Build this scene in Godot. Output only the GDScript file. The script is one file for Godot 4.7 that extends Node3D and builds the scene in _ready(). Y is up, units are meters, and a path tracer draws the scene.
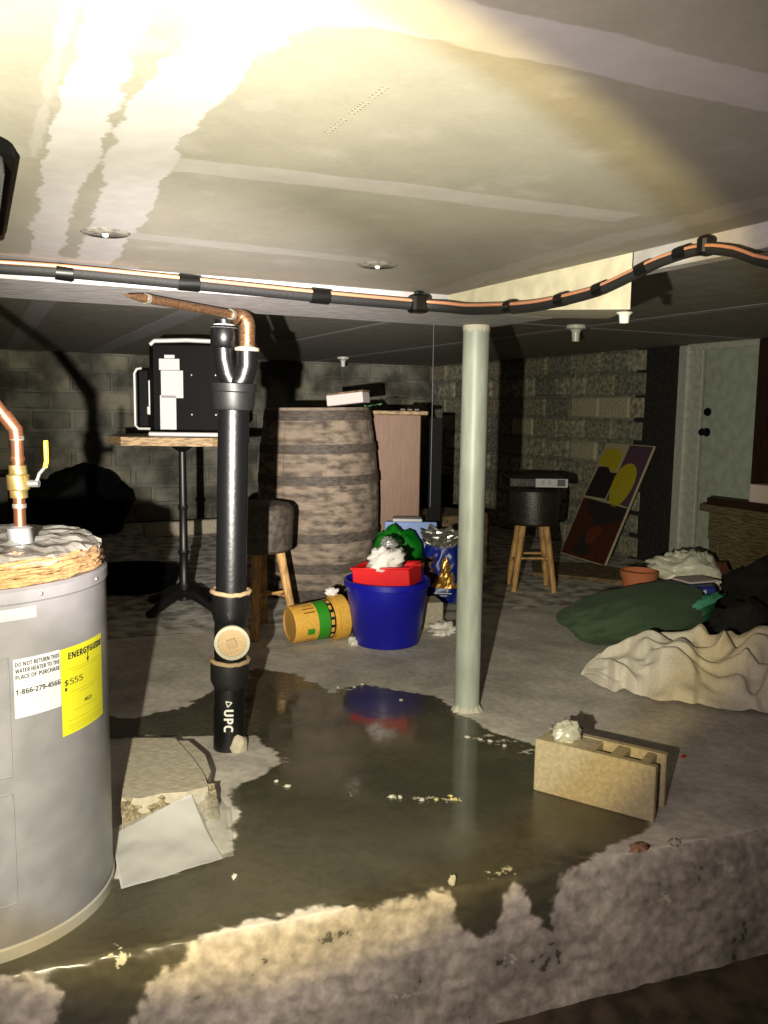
extends Node3D
# A low basement lit by one hand torch: x runs along the step, -z runs into the depth of the room, y = 0 is the top of the concrete slab.

var M := {}
var taken := {}
var rng := RandomNumberGenerator.new()
const EYE := Vector3(0, 1.25, 0)
const YAW := 0.4468          # the camera looks this far to the right of the room's depth axis
const RIGHT := Vector3(0.9018, 0, 0.4321)
const FORWARD := Vector3(0.4321, 0, -0.9018)
const CEIL := 1.795          # underside of the main ceiling
const DROP := 1.643          # underside of the dropped plasterboard ceiling
const BEAM := 1.592          # underside of the boxed beam
const LOW := -0.40           # floor of the pit in front of the step


# ---------------------------------------------------------------- mesh building
class Shape:
	var st := SurfaceTool.new()
	var xf := Transform3D()
	var tris := 0

	func _init() -> void:
		st.begin(Mesh.PRIMITIVE_TRIANGLES)
		st.set_smooth_group(-1)

	func vtx(p: Vector3, uv := Vector2.ZERO) -> void:
		st.set_uv(uv)
		st.add_vertex(xf * p)

	func tri(a: Vector3, b: Vector3, c: Vector3) -> void:
		vtx(a); vtx(b); vtx(c)

	func tri_out(a: Vector3, b: Vector3, c: Vector3, mid: Vector3) -> void:
		if Plane(a, b, c).normal.dot((a + b + c) / 3.0 - mid) < 0.0:
			tri(a, c, b)
		else:
			tri(a, b, c)

	func quad_out(a: Vector3, b: Vector3, c: Vector3, d: Vector3, mid: Vector3) -> void:
		var m := (a + b + c + d) / 4.0
		if (b - a).cross(d - a).dot(m - mid) > 0.0:
			face(a, d, c, b)
		else:
			face(a, b, c, d)

	func face(a: Vector3, b: Vector3, c: Vector3, d: Vector3, ua := Vector2(0, 0), ub := Vector2(1, 0), uc := Vector2(1, 1), ud := Vector2(0, 1)) -> void:
		vtx(a, ua); vtx(b, ub); vtx(c, uc)
		vtx(a, ua); vtx(c, uc); vtx(d, ud)

	# a box with chamfered edges
	func box(c: Vector3, size: Vector3, bevel := 0.004) -> Shape:
		st.set_smooth_group(-1)
		var h := size / 2.0
		var b := minf(bevel, minf(h.x, minf(h.y, h.z)) * 0.9)
		for i in 3:
			var j := (i + 1) % 3
			var k := (i + 2) % 3
			for s in [-1.0, 1.0]:
				var q := []
				for w in [[-1, -1], [1, -1], [1, 1], [-1, 1]]:
					var v := Vector3()
					v[i] = s * h[i]; v[j] = w[0] * (h[j] - b); v[k] = w[1] * (h[k] - b)
					q.append(c + v)
				quad_out(q[0], q[1], q[2], q[3], c)
				for t in [-1.0, 1.0]:
					var e := []
					for w in [[0, -1], [0, 1], [1, 1], [1, -1]]:
						var v := Vector3()
						v[i] = s * (h[i] if w[0] == 0 else h[i] - b)
						v[j] = t * (h[j] - b if w[0] == 0 else h[j])
						v[k] = w[1] * (h[k] - b)
						e.append(c + v)
					quad_out(e[0], e[1], e[2], e[3], c)
		for sx in [-1.0, 1.0]:
			for sy in [-1.0, 1.0]:
				for sz in [-1.0, 1.0]:
					var g := Vector3(sx * h.x, sy * h.y, sz * h.z)
					tri_out(c + g - Vector3(0, sy * b, sz * b), c + g - Vector3(sx * b, 0, sz * b), c + g - Vector3(sx * b, sy * b, 0), c)
		return self

	# a profile of (radius, height) turned round the y axis; a sharp corner in it stays sharp
	func lathe(profile: Array, segs := 32, from := 0.0, to := TAU) -> Shape:
		var group := 1
		var run := 0.0
		for i in profile.size() - 1:
			var p: Vector2 = profile[i]
			var q: Vector2 = profile[i + 1]
			if i > 0:
				var before: Vector2 = p - profile[i - 1]
				if absf(before.angle_to(q - p)) > 0.6:
					group += 1
			st.set_smooth_group(group)
			var len := p.distance_to(q)
			for j in segs:
				var a0 := lerpf(from, to, float(j) / segs)
				var a1 := lerpf(from, to, float(j + 1) / segs)
				var a := Vector3(p.x * cos(a0), p.y, p.x * sin(a0))
				var b := Vector3(p.x * cos(a1), p.y, p.x * sin(a1))
				var c := Vector3(q.x * cos(a1), q.y, q.x * sin(a1))
				var d := Vector3(q.x * cos(a0), q.y, q.x * sin(a0))
				var u0 := Vector2(float(j) / segs, run)
				var u1 := Vector2(float(j + 1) / segs, run)
				vtx(a, u0); vtx(b, u1); vtx(c, u1 + Vector2(0, len))
				vtx(a, u0); vtx(c, u1 + Vector2(0, len)); vtx(d, u0 + Vector2(0, len))
			run += len
		st.set_smooth_group(-1)
		return self

	# a round tube along a path; r is one radius or one for each point
	func tube(path: Array, r, segs := 12, caps := true) -> Shape:
		var n := path.size()
		var rings := []
		var side := Vector3.UP
		for i in n:
			var d: Vector3 = (path[mini(i + 1, n - 1)] - path[maxi(i - 1, 0)]).normalized()
			if i == 0:
				side = d.cross(Vector3.UP if absf(d.y) < 0.9 else Vector3.RIGHT).normalized()
			side = (side - d * side.dot(d)).normalized()
			var up := side.cross(d)
			var rr: float = r[i] if r is Array else r
			var ring := []
			for j in segs:
				var a := TAU * j / segs
				ring.append(path[i] + (side * cos(a) + up * sin(a)) * rr)
			rings.append(ring)
		st.set_smooth_group(1)
		for i in n - 1:
			for j in segs:
				var k := (j + 1) % segs
				face(rings[i][j], rings[i + 1][j], rings[i + 1][k], rings[i][k])
		if caps:
			st.set_smooth_group(-1)
			for j in segs:
				var k := (j + 1) % segs
				tri(path[0], rings[0][j], rings[0][k])
				tri(path[n - 1], rings[n - 1][k], rings[n - 1][j])
		st.set_smooth_group(-1)
		return self

	# a flat outline (x, z) given height; y0 and y1 are numbers or callables of the point
	func prism(poly: PackedVector2Array, y0, y1) -> Shape:
		st.set_smooth_group(-1)
		if Geometry2D.is_polygon_clockwise(poly):
			poly = poly.duplicate()
			poly.reverse()
		var lo := []
		var hi := []
		for p in poly:
			lo.append(Vector3(p.x, y0.call(p) if y0 is Callable else y0, p.y))
			hi.append(Vector3(p.x, y1.call(p) if y1 is Callable else y1, p.y))
		var idx := Geometry2D.triangulate_polygon(poly)
		for i in range(0, idx.size(), 3):
			var a: Vector3 = hi[idx[i]]
			tri_out(a, hi[idx[i + 1]], hi[idx[i + 2]], a - Vector3.UP * 9.0)
			a = lo[idx[i]]
			tri_out(a, lo[idx[i + 1]], lo[idx[i + 2]], a + Vector3.UP * 9.0)
		for i in poly.size():
			var j := (i + 1) % poly.size()
			var e := poly[j] - poly[i]
			var out2 := Vector2(e.y, -e.x).normalized()
			var mid: Vector3 = (lo[i] + lo[j] + hi[i] + hi[j]) / 4.0
			quad_out(lo[i], lo[j], hi[j], hi[i], mid - Vector3(out2.x, 0, out2.y))
		return self

	# a sheet of nu by nv cells over f(u, v)
	func sheet(nu: int, nv: int, f: Callable, uv_of = null, smooth := true) -> Shape:
		st.set_smooth_group(1 if smooth else -1)
		var pts := []
		var uvs := []
		for j in nv + 1:
			for i in nu + 1:
				var u := float(i) / nu
				var v := float(j) / nv
				pts.append(f.call(u, v))
				uvs.append(uv_of.call(u, v) if uv_of != null else Vector2(u, v))
		for j in nv:
			for i in nu:
				var a := j * (nu + 1) + i
				var b := a + 1
				var c := a + nu + 2
				var d := a + nu + 1
				vtx(pts[a], uvs[a]); vtx(pts[b], uvs[b]); vtx(pts[c], uvs[c])
				vtx(pts[a], uvs[a]); vtx(pts[c], uvs[c]); vtx(pts[d], uvs[d])
		st.set_smooth_group(-1)
		return self

	# a closed lump: f(direction) gives the distance of the surface from c
	func lump(c: Vector3, nu: int, nv: int, f: Callable) -> Shape:
		sheet(nu, nv, func(u: float, v: float):
			var a := TAU * (1.0 - fposmod(u, 1.0))
			var t := PI * (1.0 - v)
			var d := Vector3(sin(t) * cos(a), cos(t), sin(t) * sin(a))
			return c + f.call(d))
		return self

	func mesh(into: ArrayMesh = null) -> ArrayMesh:
		st.generate_normals()
		return st.commit(into)


func numbered(called: String) -> String:
	if not taken.has(called):
		taken[called] = 0
		return called
	taken[called] += 1
	return "%s_%03d" % [called, taken[called]]


func thing(called: String, label: String, category: String, at := Vector3.ZERO, turn := 0.0, group := "") -> Node3D:
	var o := Node3D.new()
	o.name = numbered(called)
	add_child(o)
	o.position = at
	o.rotation.y = turn
	return tag(o, label, category, group)


func tag(o: Node3D, label: String, category: String, group := "") -> Node3D:
	o.set_meta("label", label)
	o.set_meta("category", category)
	if group:
		o.set_meta("group", group)
	return o


func put(called: String, shape, mat: Material, parent: Node3D = null) -> MeshInstance3D:
	var o := MeshInstance3D.new()
	o.mesh = shape.mesh() if shape is Shape else shape
	o.material_override = mat
	o.name = called if parent else numbered(called)
	if parent:
		parent.add_child(o, true)
	else:
		add_child(o)
	return o


func struct(called: String, shape, mat: Material) -> MeshInstance3D:
	var o := put(called, shape, mat)
	o.set_meta("kind", "structure")
	return o


func single(called: String, shape, mat: Material, label: String, category: String, at := Vector3.ZERO, turn := 0.0, group := "") -> MeshInstance3D:
	var o := put(called, shape, mat)
	o.position = at
	o.rotation.y = turn
	tag(o, label, category, group)
	return o


func noise(freq: float, octaves := 4, sd := 1, kind := FastNoiseLite.TYPE_SIMPLEX_SMOOTH) -> FastNoiseLite:
	var n := FastNoiseLite.new()
	n.noise_type = kind
	n.frequency = freq
	n.fractal_octaves = octaves
	n.seed = sd
	return n


# ---------------------------------------------------------------- materials
var tex := {}

func noise_tex(key: String, freq: float, octaves: int, sd: int, stops: Array, kind := FastNoiseLite.TYPE_SIMPLEX_SMOOTH, size := 512) -> NoiseTexture2D:
	if not tex.has(key):
		var t := NoiseTexture2D.new()
		t.width = size
		t.height = size
		t.seamless = true
		t.noise = noise(freq, octaves, sd, kind)
		var g := Gradient.new()
		var offs := PackedFloat32Array()
		var cols := PackedColorArray()
		for s in stops:
			offs.append(s[0])
			cols.append(Color(s[1], s[1], s[1]) if s[1] is float else s[1])
		g.offsets = offs
		g.colors = cols
		t.color_ramp = g
		tex[key] = t
	return tex[key]


func plain(c: Color, rough := 0.7, metal := 0.0) -> StandardMaterial3D:
	var m := StandardMaterial3D.new()
	m.albedo_color = c
	m.roughness = rough
	m.metallic = metal
	return m


# colour times a blotchy texture, with relief, mapped on the thing's own axes
func grainy(c: Color, rough: float, t: Texture2D, scale: Vector3, bump: Texture2D = null, relief := 0.0, world := false) -> StandardMaterial3D:
	var m := plain(c, rough)
	m.albedo_texture = t
	m.uv1_triplanar = true
	m.uv1_world_triplanar = world
	m.uv1_scale = scale
	if bump:
		m.heightmap_enabled = true
		m.heightmap_texture = bump
		m.heightmap_scale = relief
	return m


func make_materials() -> void:
	var blotch := noise_tex("blotch", 0.012, 6, 3, [[0.25, 0.62], [0.5, 0.86], [0.75, 1.0]])
	var speck := noise_tex("speck", 0.06, 4, 5, [[0.2, 0.7], [0.55, 0.95], [0.8, 1.0]])
	var rough_stone := noise_tex("stone", 0.02, 7, 8, [[0.2, 0.62], [0.42, 0.78], [0.6, 0.90], [0.8, 1.0]])
	var grey := noise_tex("grey", 0.03, 6, 11, [[0.1, 0.0], [0.9, 1.0]])
	var wood := noise_tex("wood", 0.02, 5, 14, [[0.25, 0.6], [0.5, 0.9], [0.7, 1.0]])
	var faint := noise_tex("faint", 0.015, 4, 21, [[0.2, 0.9], [0.8, 1.0]])
	M.concrete = grainy(Color(0.85, 0.82, 0.78), 0.9, blotch, Vector3.ONE * 0.9, grey, 0.25, true)
	M.pit = grainy(Color(0.36, 0.31, 0.25), 0.6, blotch, Vector3.ONE * 1.1, grey, 0.2, true)
	M.mortar = grainy(Color(0.58, 0.57, 0.52), 0.95, rough_stone, Vector3.ONE * 1.2, grey, 0.8, true)
	M.blocks = [
		grainy(Color(0.60, 0.59, 0.52), 0.95, rough_stone, Vector3.ONE * 1.5, grey, 0.3, true),
		grainy(Color(0.68, 0.66, 0.57), 0.95, rough_stone, Vector3.ONE * 1.3, grey, 0.3, true),
		grainy(Color(0.54, 0.53, 0.47), 0.95, rough_stone, Vector3.ONE * 1.8, grey, 0.3, true),
		grainy(Color(0.63, 0.60, 0.51), 0.95, rough_stone, Vector3.ONE * 2.1, grey, 0.3, true)]
	M.pale_block = grainy(Color(0.74, 0.70, 0.60), 0.95, speck, Vector3.ONE * 2.0, grey, 0.6, true)
	M.old_blocks = [
		grainy(Color(0.50, 0.49, 0.44), 0.95, noise_tex("damp", 0.008, 6, 17, [[0.25, 0.55], [0.5, 0.8], [0.75, 1.0]]), Vector3.ONE * 0.45, grey, 1.0, true),
		grainy(Color(0.44, 0.43, 0.38), 0.95, noise_tex("damp", 0.008, 6, 17, [[0.25, 0.55], [0.5, 0.8], [0.75, 1.0]]), Vector3.ONE * 0.45, grey, 1.0, true),
		grainy(Color(0.54, 0.52, 0.45), 0.95, noise_tex("damp", 0.008, 6, 17, [[0.25, 0.55], [0.5, 0.8], [0.75, 1.0]]), Vector3.ONE * 0.45, grey, 1.0, true)]
	M.bounce_pale = grainy(Color(0.76, 0.75, 0.72), 0.9, blotch, Vector3.ONE * 0.7, grey, 0.3, true)  # unseen left and rear walls, made pale so they bounce the torch light
	M.tar = grainy(Color(0.16, 0.155, 0.14), 0.9, rough_stone, Vector3.ONE * 2.0, grey, 0.8, true)
	M.cinder = grainy(Color(0.66, 0.60, 0.48), 0.95, faint, Vector3.ONE * 5.0, grey, 0.12)
	M.slab = grainy(Color(0.70, 0.66, 0.59), 0.95, faint, Vector3.ONE * 3.2, grey, 0.1)
	M.rubble = grainy(Color(0.66, 0.60, 0.48), 1.0, rough_stone, Vector3.ONE * 4.0, grey, 1.0)
	M.board = grainy(Color(0.535, 0.515, 0.475), 0.85, faint, Vector3.ONE * 0.8, null, 0.0, true)
	M.cream_board = grainy(Color(0.79, 0.755, 0.67), 0.8, faint, Vector3.ONE * 1.5, null, 0.0, true)
	M.compound = grainy(Color(0.63, 0.61, 0.615), 0.8, faint, Vector3.ONE * 1.5, grey, 0.1, true)
	M.white_paint = grainy(Color(0.72, 0.72, 0.69), 0.6, faint, Vector3.ONE * 2.0)
	M.door_paint = grainy(Color(0.66, 0.69, 0.64), 0.55, faint, Vector3.ONE * 1.2)
	M.pole_paint = grainy(Color(0.62, 0.64, 0.60), 0.45, faint, Vector3(3, 0.6, 3))
	M.abs = grainy(Color(0.060, 0.060, 0.066), 0.32, speck, Vector3.ONE * 3.0, grey, 0.03)
	M.abs.metallic_specular = 0.6
	M.abs_dull = grainy(Color(0.105, 0.105, 0.11), 0.5, speck, Vector3.ONE * 3.0)
	M.sealant = grainy(Color(0.66, 0.56, 0.42), 0.8, speck, Vector3.ONE * 9.0, grey, 0.2)
	M.plug = grainy(Color(0.66, 0.55, 0.39), 0.6, speck, Vector3.ONE * 6.0)
	M.plug_ring = grainy(Color(0.66, 0.64, 0.55), 0.7, speck, Vector3.ONE * 12.0)
	M.copper = grainy(Color(0.80, 0.54, 0.41), 0.32, speck, Vector3(9, 9, 9))
	M.copper.metallic = 0.9
	M.bright_copper = plain(Color(0.93, 0.66, 0.52), 0.35, 0.6)
	M.old_copper = grainy(Color(0.60, 0.45, 0.33), 0.42, rough_stone, Vector3.ONE * 7.0)
	M.old_copper.metallic = 0.75
	M.solder = plain(Color(0.72, 0.70, 0.66), 0.35, 0.8)
	M.brass = grainy(Color(0.72, 0.62, 0.38), 0.4, speck, Vector3.ONE * 8.0)
	M.brass.metallic = 0.8
	M.steel = plain(Color(0.75, 0.75, 0.76), 0.3, 0.9)
	M.foam = grainy(Color(0.075, 0.072, 0.078), 0.7, speck, Vector3.ONE * 5.0, grey, 0.05)
	M.tape = plain(Color(0.03, 0.03, 0.03), 0.35)
	M.heater = grainy(Color(0.47, 0.46, 0.475), 0.34, faint, Vector3.ONE * 1.3)
	M.heater_line = plain(Color(0.45, 0.44, 0.45), 0.4)
	M.heater_lip = plain(Color(0.58, 0.565, 0.54), 0.35)
	M.batting = grainy(Color(0.62, 0.465, 0.30), 1.0, noise_tex("fibre", 0.03, 5, 31, [[0.2, 0.72], [0.5, 0.93], [0.8, 1.0]]), Vector3(2.5, 9, 2.5), grey, 0.5)
	M.film = plain(Color(0.58, 0.57, 0.55, 0.55), 0.2)
	M.film.transparency = BaseMaterial3D.TRANSPARENCY_ALPHA
	M.clear = plain(Color(0.85, 0.84, 0.80, 0.25), 0.12)
	M.clear.transparency = BaseMaterial3D.TRANSPARENCY_ALPHA
	M.paper = plain(Color(0.70, 0.69, 0.70), 0.8)
	M.pink_paper = plain(Color(0.78, 0.72, 0.71), 0.8)
	M.yellow_label = plain(Color(0.74, 0.72, 0.13), 0.55)
	M.ink = plain(Color(0.10, 0.10, 0.10), 0.8)
	M.dark_ink = plain(Color(0.33, 0.33, 0.35), 0.8)
	M.label_ink = plain(Color(0.20, 0.20, 0.22), 0.8)
	M.grey_ink = plain(Color(0.62, 0.61, 0.63), 0.8)
	M.olive_ink = plain(Color(0.62, 0.58, 0.10), 0.8)
	M.stamp = plain(Color(0.46, 0.445, 0.40), 0.9)
	M.white_ink = plain(Color(0.80, 0.80, 0.78), 0.7)
	M.bucket = plain(Color(0.045, 0.06, 0.56), 0.36)
	M.red = plain(Color(0.78, 0.08, 0.10), 0.45)
	M.tissue = grainy(Color(0.87, 0.85, 0.82), 0.9, faint, Vector3.ONE * 6.0)
	M.tub = grainy(Color(0.86, 0.66, 0.27), 0.5, faint, Vector3.ONE * 6.0)
	M.tub_end = grainy(Color(0.74, 0.56, 0.26), 0.6, speck, Vector3.ONE * 6.0)
	M.green_print = plain(Color(0.17, 0.52, 0.10), 0.5)
	M.dark_print = plain(Color(0.07, 0.08, 0.05), 0.5)
	M.brown_print = plain(Color(0.50, 0.33, 0.12), 0.6)
	M.barrel = grainy(Color(0.52, 0.46, 0.40), 0.85, noise_tex("stain", 0.015, 6, 9, [[0.25, 0.5], [0.45, 0.8], [0.7, 1.0]]), Vector3(0.9, 2.2, 0.9), grey, 0.15, true)
	M.hoop = grainy(Color(0.34, 0.30, 0.265), 0.75, rough_stone, Vector3(2, 4, 2), grey, 0.2)
	M.pine = grainy(Color(0.80, 0.62, 0.38), 0.6, wood, Vector3(6, 0.7, 6))
	M.oak_edge = grainy(Color(0.63, 0.52, 0.37), 0.6, wood, Vector3(1.2, 8, 1.2))
	M.old_wood = grainy(Color(0.40, 0.36, 0.25), 0.8, wood, Vector3(8, 8, 0.8), grey, 0.1)
	M.brown_panel = grainy(Color(0.46, 0.335, 0.25), 0.6, faint, Vector3(5, 0.6, 5))
	M.dark_wood = grainy(Color(0.19, 0.10, 0.06), 0.5, wood, Vector3(5, 0.6, 5))
	M.leather = grainy(Color(0.165, 0.15, 0.135), 0.45, blotch, Vector3.ONE * 3.0, grey, 0.1)
	M.worn_leather = grainy(Color(0.30, 0.265, 0.23), 0.6, blotch, Vector3.ONE * 3.0, grey, 0.1)
	M.iron = grainy(Color(0.05, 0.05, 0.05), 0.45, speck, Vector3.ONE * 5.0)
	M.black = plain(Color(0.035, 0.035, 0.04), 0.4)
	M.black.metallic_specular = 0.25
	M.rubber = grainy(Color(0.045, 0.045, 0.045), 0.6, speck, Vector3.ONE * 5.0)
	M.rubber.metallic_specular = 0.2
	M.silver = plain(Color(0.78, 0.76, 0.74), 0.4, 0.3)
	M.cardboard = grainy(Color(0.50, 0.41, 0.29), 0.9, blotch, Vector3.ONE * 2.0)
	M.terracotta = grainy(Color(0.80, 0.47, 0.31), 0.85, speck, Vector3.ONE * 6.0, grey, 0.05)
	M.green_cloth = grainy(Color(0.235, 0.31, 0.215), 0.8, faint, Vector3.ONE * 5.0, grey, 0.08)
	M.green_cloth.rim_enabled = true
	M.green_cloth.rim = 0.3
	M.canvas = grainy(Color(0.87, 0.83, 0.765), 0.95, noise_tex("weave", 0.05, 3, 41, [[0.2, 0.86], [0.8, 1.0]]), Vector3.ONE * 4.0, grey, 0.08)
	M.black_cloth = grainy(Color(0.035, 0.037, 0.045), 0.9, speck, Vector3.ONE * 5.0)
	M.navy_cloth = grainy(Color(0.07, 0.085, 0.10), 0.9, blotch, Vector3.ONE * 5.0)
	M.poly_bag = grainy(Color(0.84, 0.83, 0.76), 0.35, faint, Vector3.ONE * 3.0)
	M.green_bag = plain(Color(0.02, 0.38, 0.06), 0.35)
	M.blue_print = plain(Color(0.02, 0.12, 0.46), 0.35)
	M.pale_blue = grainy(Color(0.42, 0.53, 0.74), 0.5, faint, Vector3.ONE * 3.0)
	M.wrap = plain(Color(0.80, 0.78, 0.70), 0.25, 0.35)
	M.foil = grainy(Color(0.86, 0.85, 0.80), 0.22, speck, Vector3.ONE * 12.0)
	M.foil.metallic = 0.9
	M.gold = grainy(Color(0.80, 0.60, 0.28), 0.3, blotch, Vector3.ONE * 9.0)
	M.gold.metallic = 0.6
	M.brass_dark = plain(Color(0.10, 0.085, 0.07), 0.35, 0.6)
	M.porcelain = plain(Color(0.80, 0.79, 0.76), 0.3)
	M.fixture = plain(Color(0.32, 0.32, 0.34), 0.5)
	M.teal = grainy(Color(0.30, 0.62, 0.50), 0.7, speck, Vector3.ONE * 9.0)
	M.deep_green = plain(Color(0.06, 0.30, 0.17), 0.6)
	M.plaster = grainy(Color(0.78, 0.76, 0.70), 0.95, speck, Vector3.ONE * 9.0)
	M.yellow_plaster = grainy(Color(0.80, 0.74, 0.48), 0.95, speck, Vector3.ONE * 9.0)
	M.rust_chip = grainy(Color(0.74, 0.56, 0.44), 0.95, speck, Vector3.ONE * 9.0)
	M.purple = grainy(Color(0.36, 0.25, 0.34), 0.7, speck, Vector3.ONE * 3.0)
	M.dark_purple = grainy(Color(0.15, 0.09, 0.13), 0.7, speck, Vector3.ONE * 3.0)
	M.lemon = grainy(Color(0.72, 0.66, 0.12), 0.7, faint, Vector3.ONE * 5.0)
	M.cream_paint = plain(Color(0.66, 0.62, 0.50), 0.7)
	M.rust_paint = grainy(Color(0.34, 0.15, 0.08), 0.6, rough_stone, Vector3.ONE * 3.0)
	M.ember = grainy(Color(0.42, 0.19, 0.11), 0.6, speck, Vector3.ONE * 3.0)
	M.torch_body = plain(Color(0.05, 0.05, 0.05), 0.5)


# ---------------------------------------------------------------- flat lettering
func letters(text: String, height: float, wide := 0.0, bold := true) -> TextMesh:
	var t := TextMesh.new()
	var fnt := SystemFont.new()
	fnt.font_names = PackedStringArray(["Droid Sans"])
	fnt.font_weight = 700 if bold else 400
	var fat := FontVariation.new()
	fat.base_font = fnt
	fat.variation_embolden = 0.3 if bold else 0.15
	t.font = fat
	t.font_size = 48
	t.pixel_size = height / 36.0
	t.depth = 0.0004
	t.curve_step = 4.0
	t.text = text
	return t


# lettering scaled to a width and bent round an upright cylinder about the parent's own axis
func wrapped(called: String, text: String, mat: Material, parent: Node3D, radius: float, angle: float, y: float, width: float, height: float, bold := true) -> void:
	var arr := letters(text, height, 0.0, bold).get_mesh_arrays()
	var v: PackedVector3Array = arr[Mesh.ARRAY_VERTEX]
	var lo := Vector3.INF
	var hi := -Vector3.INF
	for p in v:
		lo = lo.min(p)
		hi = hi.max(p)
	var k := width / (hi.x - lo.x)
	var ky := height / maxf(hi.y - lo.y, 0.0001)
	var n := PackedVector3Array()
	for i in v.size():
		var a := angle - ((v[i].x - lo.x) * k - width / 2.0) / radius
		var r := radius + v[i].z
		v[i] = Vector3(r * cos(a), y + (v[i].y - (lo.y + hi.y) / 2.0) * ky, r * sin(a))
		n.append(Vector3(cos(a), 0, sin(a)))
	arr[Mesh.ARRAY_VERTEX] = v
	arr[Mesh.ARRAY_NORMAL] = n
	arr[Mesh.ARRAY_TANGENT] = null
	var m := ArrayMesh.new()
	m.add_surface_from_arrays(Mesh.PRIMITIVE_TRIANGLES, arr)
	put(called, m, mat, parent)


# a thin patch on an upright cylinder
func curved_patch(radius: float, a0: float, a1: float, y0: float, y1: float, thick := 0.0008, y_slope := 0.0) -> Shape:
	var s := Shape.new()
	s.sheet(10, 1, func(u: float, v: float):
		var a := lerpf(a0, a1, u)
		return Vector3((radius + thick) * cos(a), lerpf(y0, y1, v) + y_slope * u, (radius + thick) * sin(a)))
	return s


# ---------------------------------------------------------------- computed surfaces
func inside_distance(p: Vector2, poly: PackedVector2Array) -> float:
	var best := 1e9
	var inside := false
	var n := poly.size()
	var b := poly[n - 1]
	for i in n:
		var a := poly[i]
		var e := b - a
		var w := p - a
		var t := clampf(w.dot(e) / e.length_squared(), 0.0, 1.0)
		best = minf(best, w.distance_squared_to(e * t))
		if (a.y > p.y) != (b.y > p.y) and p.x < (b.x - a.x) * (p.y - a.y) / (b.y - a.y) + a.x:
			inside = not inside
		b = a
	return -sqrt(best) if inside else sqrt(best)


func distance_map(polys: Array, origin: Vector2, size: Vector2, w: int, h: int, coarse: int) -> PackedFloat32Array:
	var cw := w / coarse
	var ch := h / coarse
	var im := Image.create_empty(cw, ch, false, Image.FORMAT_RF)
	for j in ch:
		for i in cw:
			var p := origin + Vector2((i + 0.5) / cw * size.x, (j + 0.5) / ch * size.y)
			var d := 1e9
			for poly in polys:
				d = minf(d, inside_distance(p, poly))
			im.set_pixel(i, j, Color(d, 0, 0))
	im.resize(w, h, Image.INTERPOLATE_BILINEAR)
	return im.get_data().to_float32_array()


func noise_bytes(n: FastNoiseLite, w: int, h: int) -> PackedByteArray:
	var im := n.get_image(w, h)
	im.convert(Image.FORMAT_L8)
	return im.get_data()


# the front part of the slab and the riser of the step share one picture: across = x, down = distance past the lip of the step
const FX0 := -1.2
const FX1 := 3.8
const FV0 := -2.8
const FV1 := 0.42

func lip(x: float) -> float:
	return -1.93 + 0.1 * x


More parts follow.
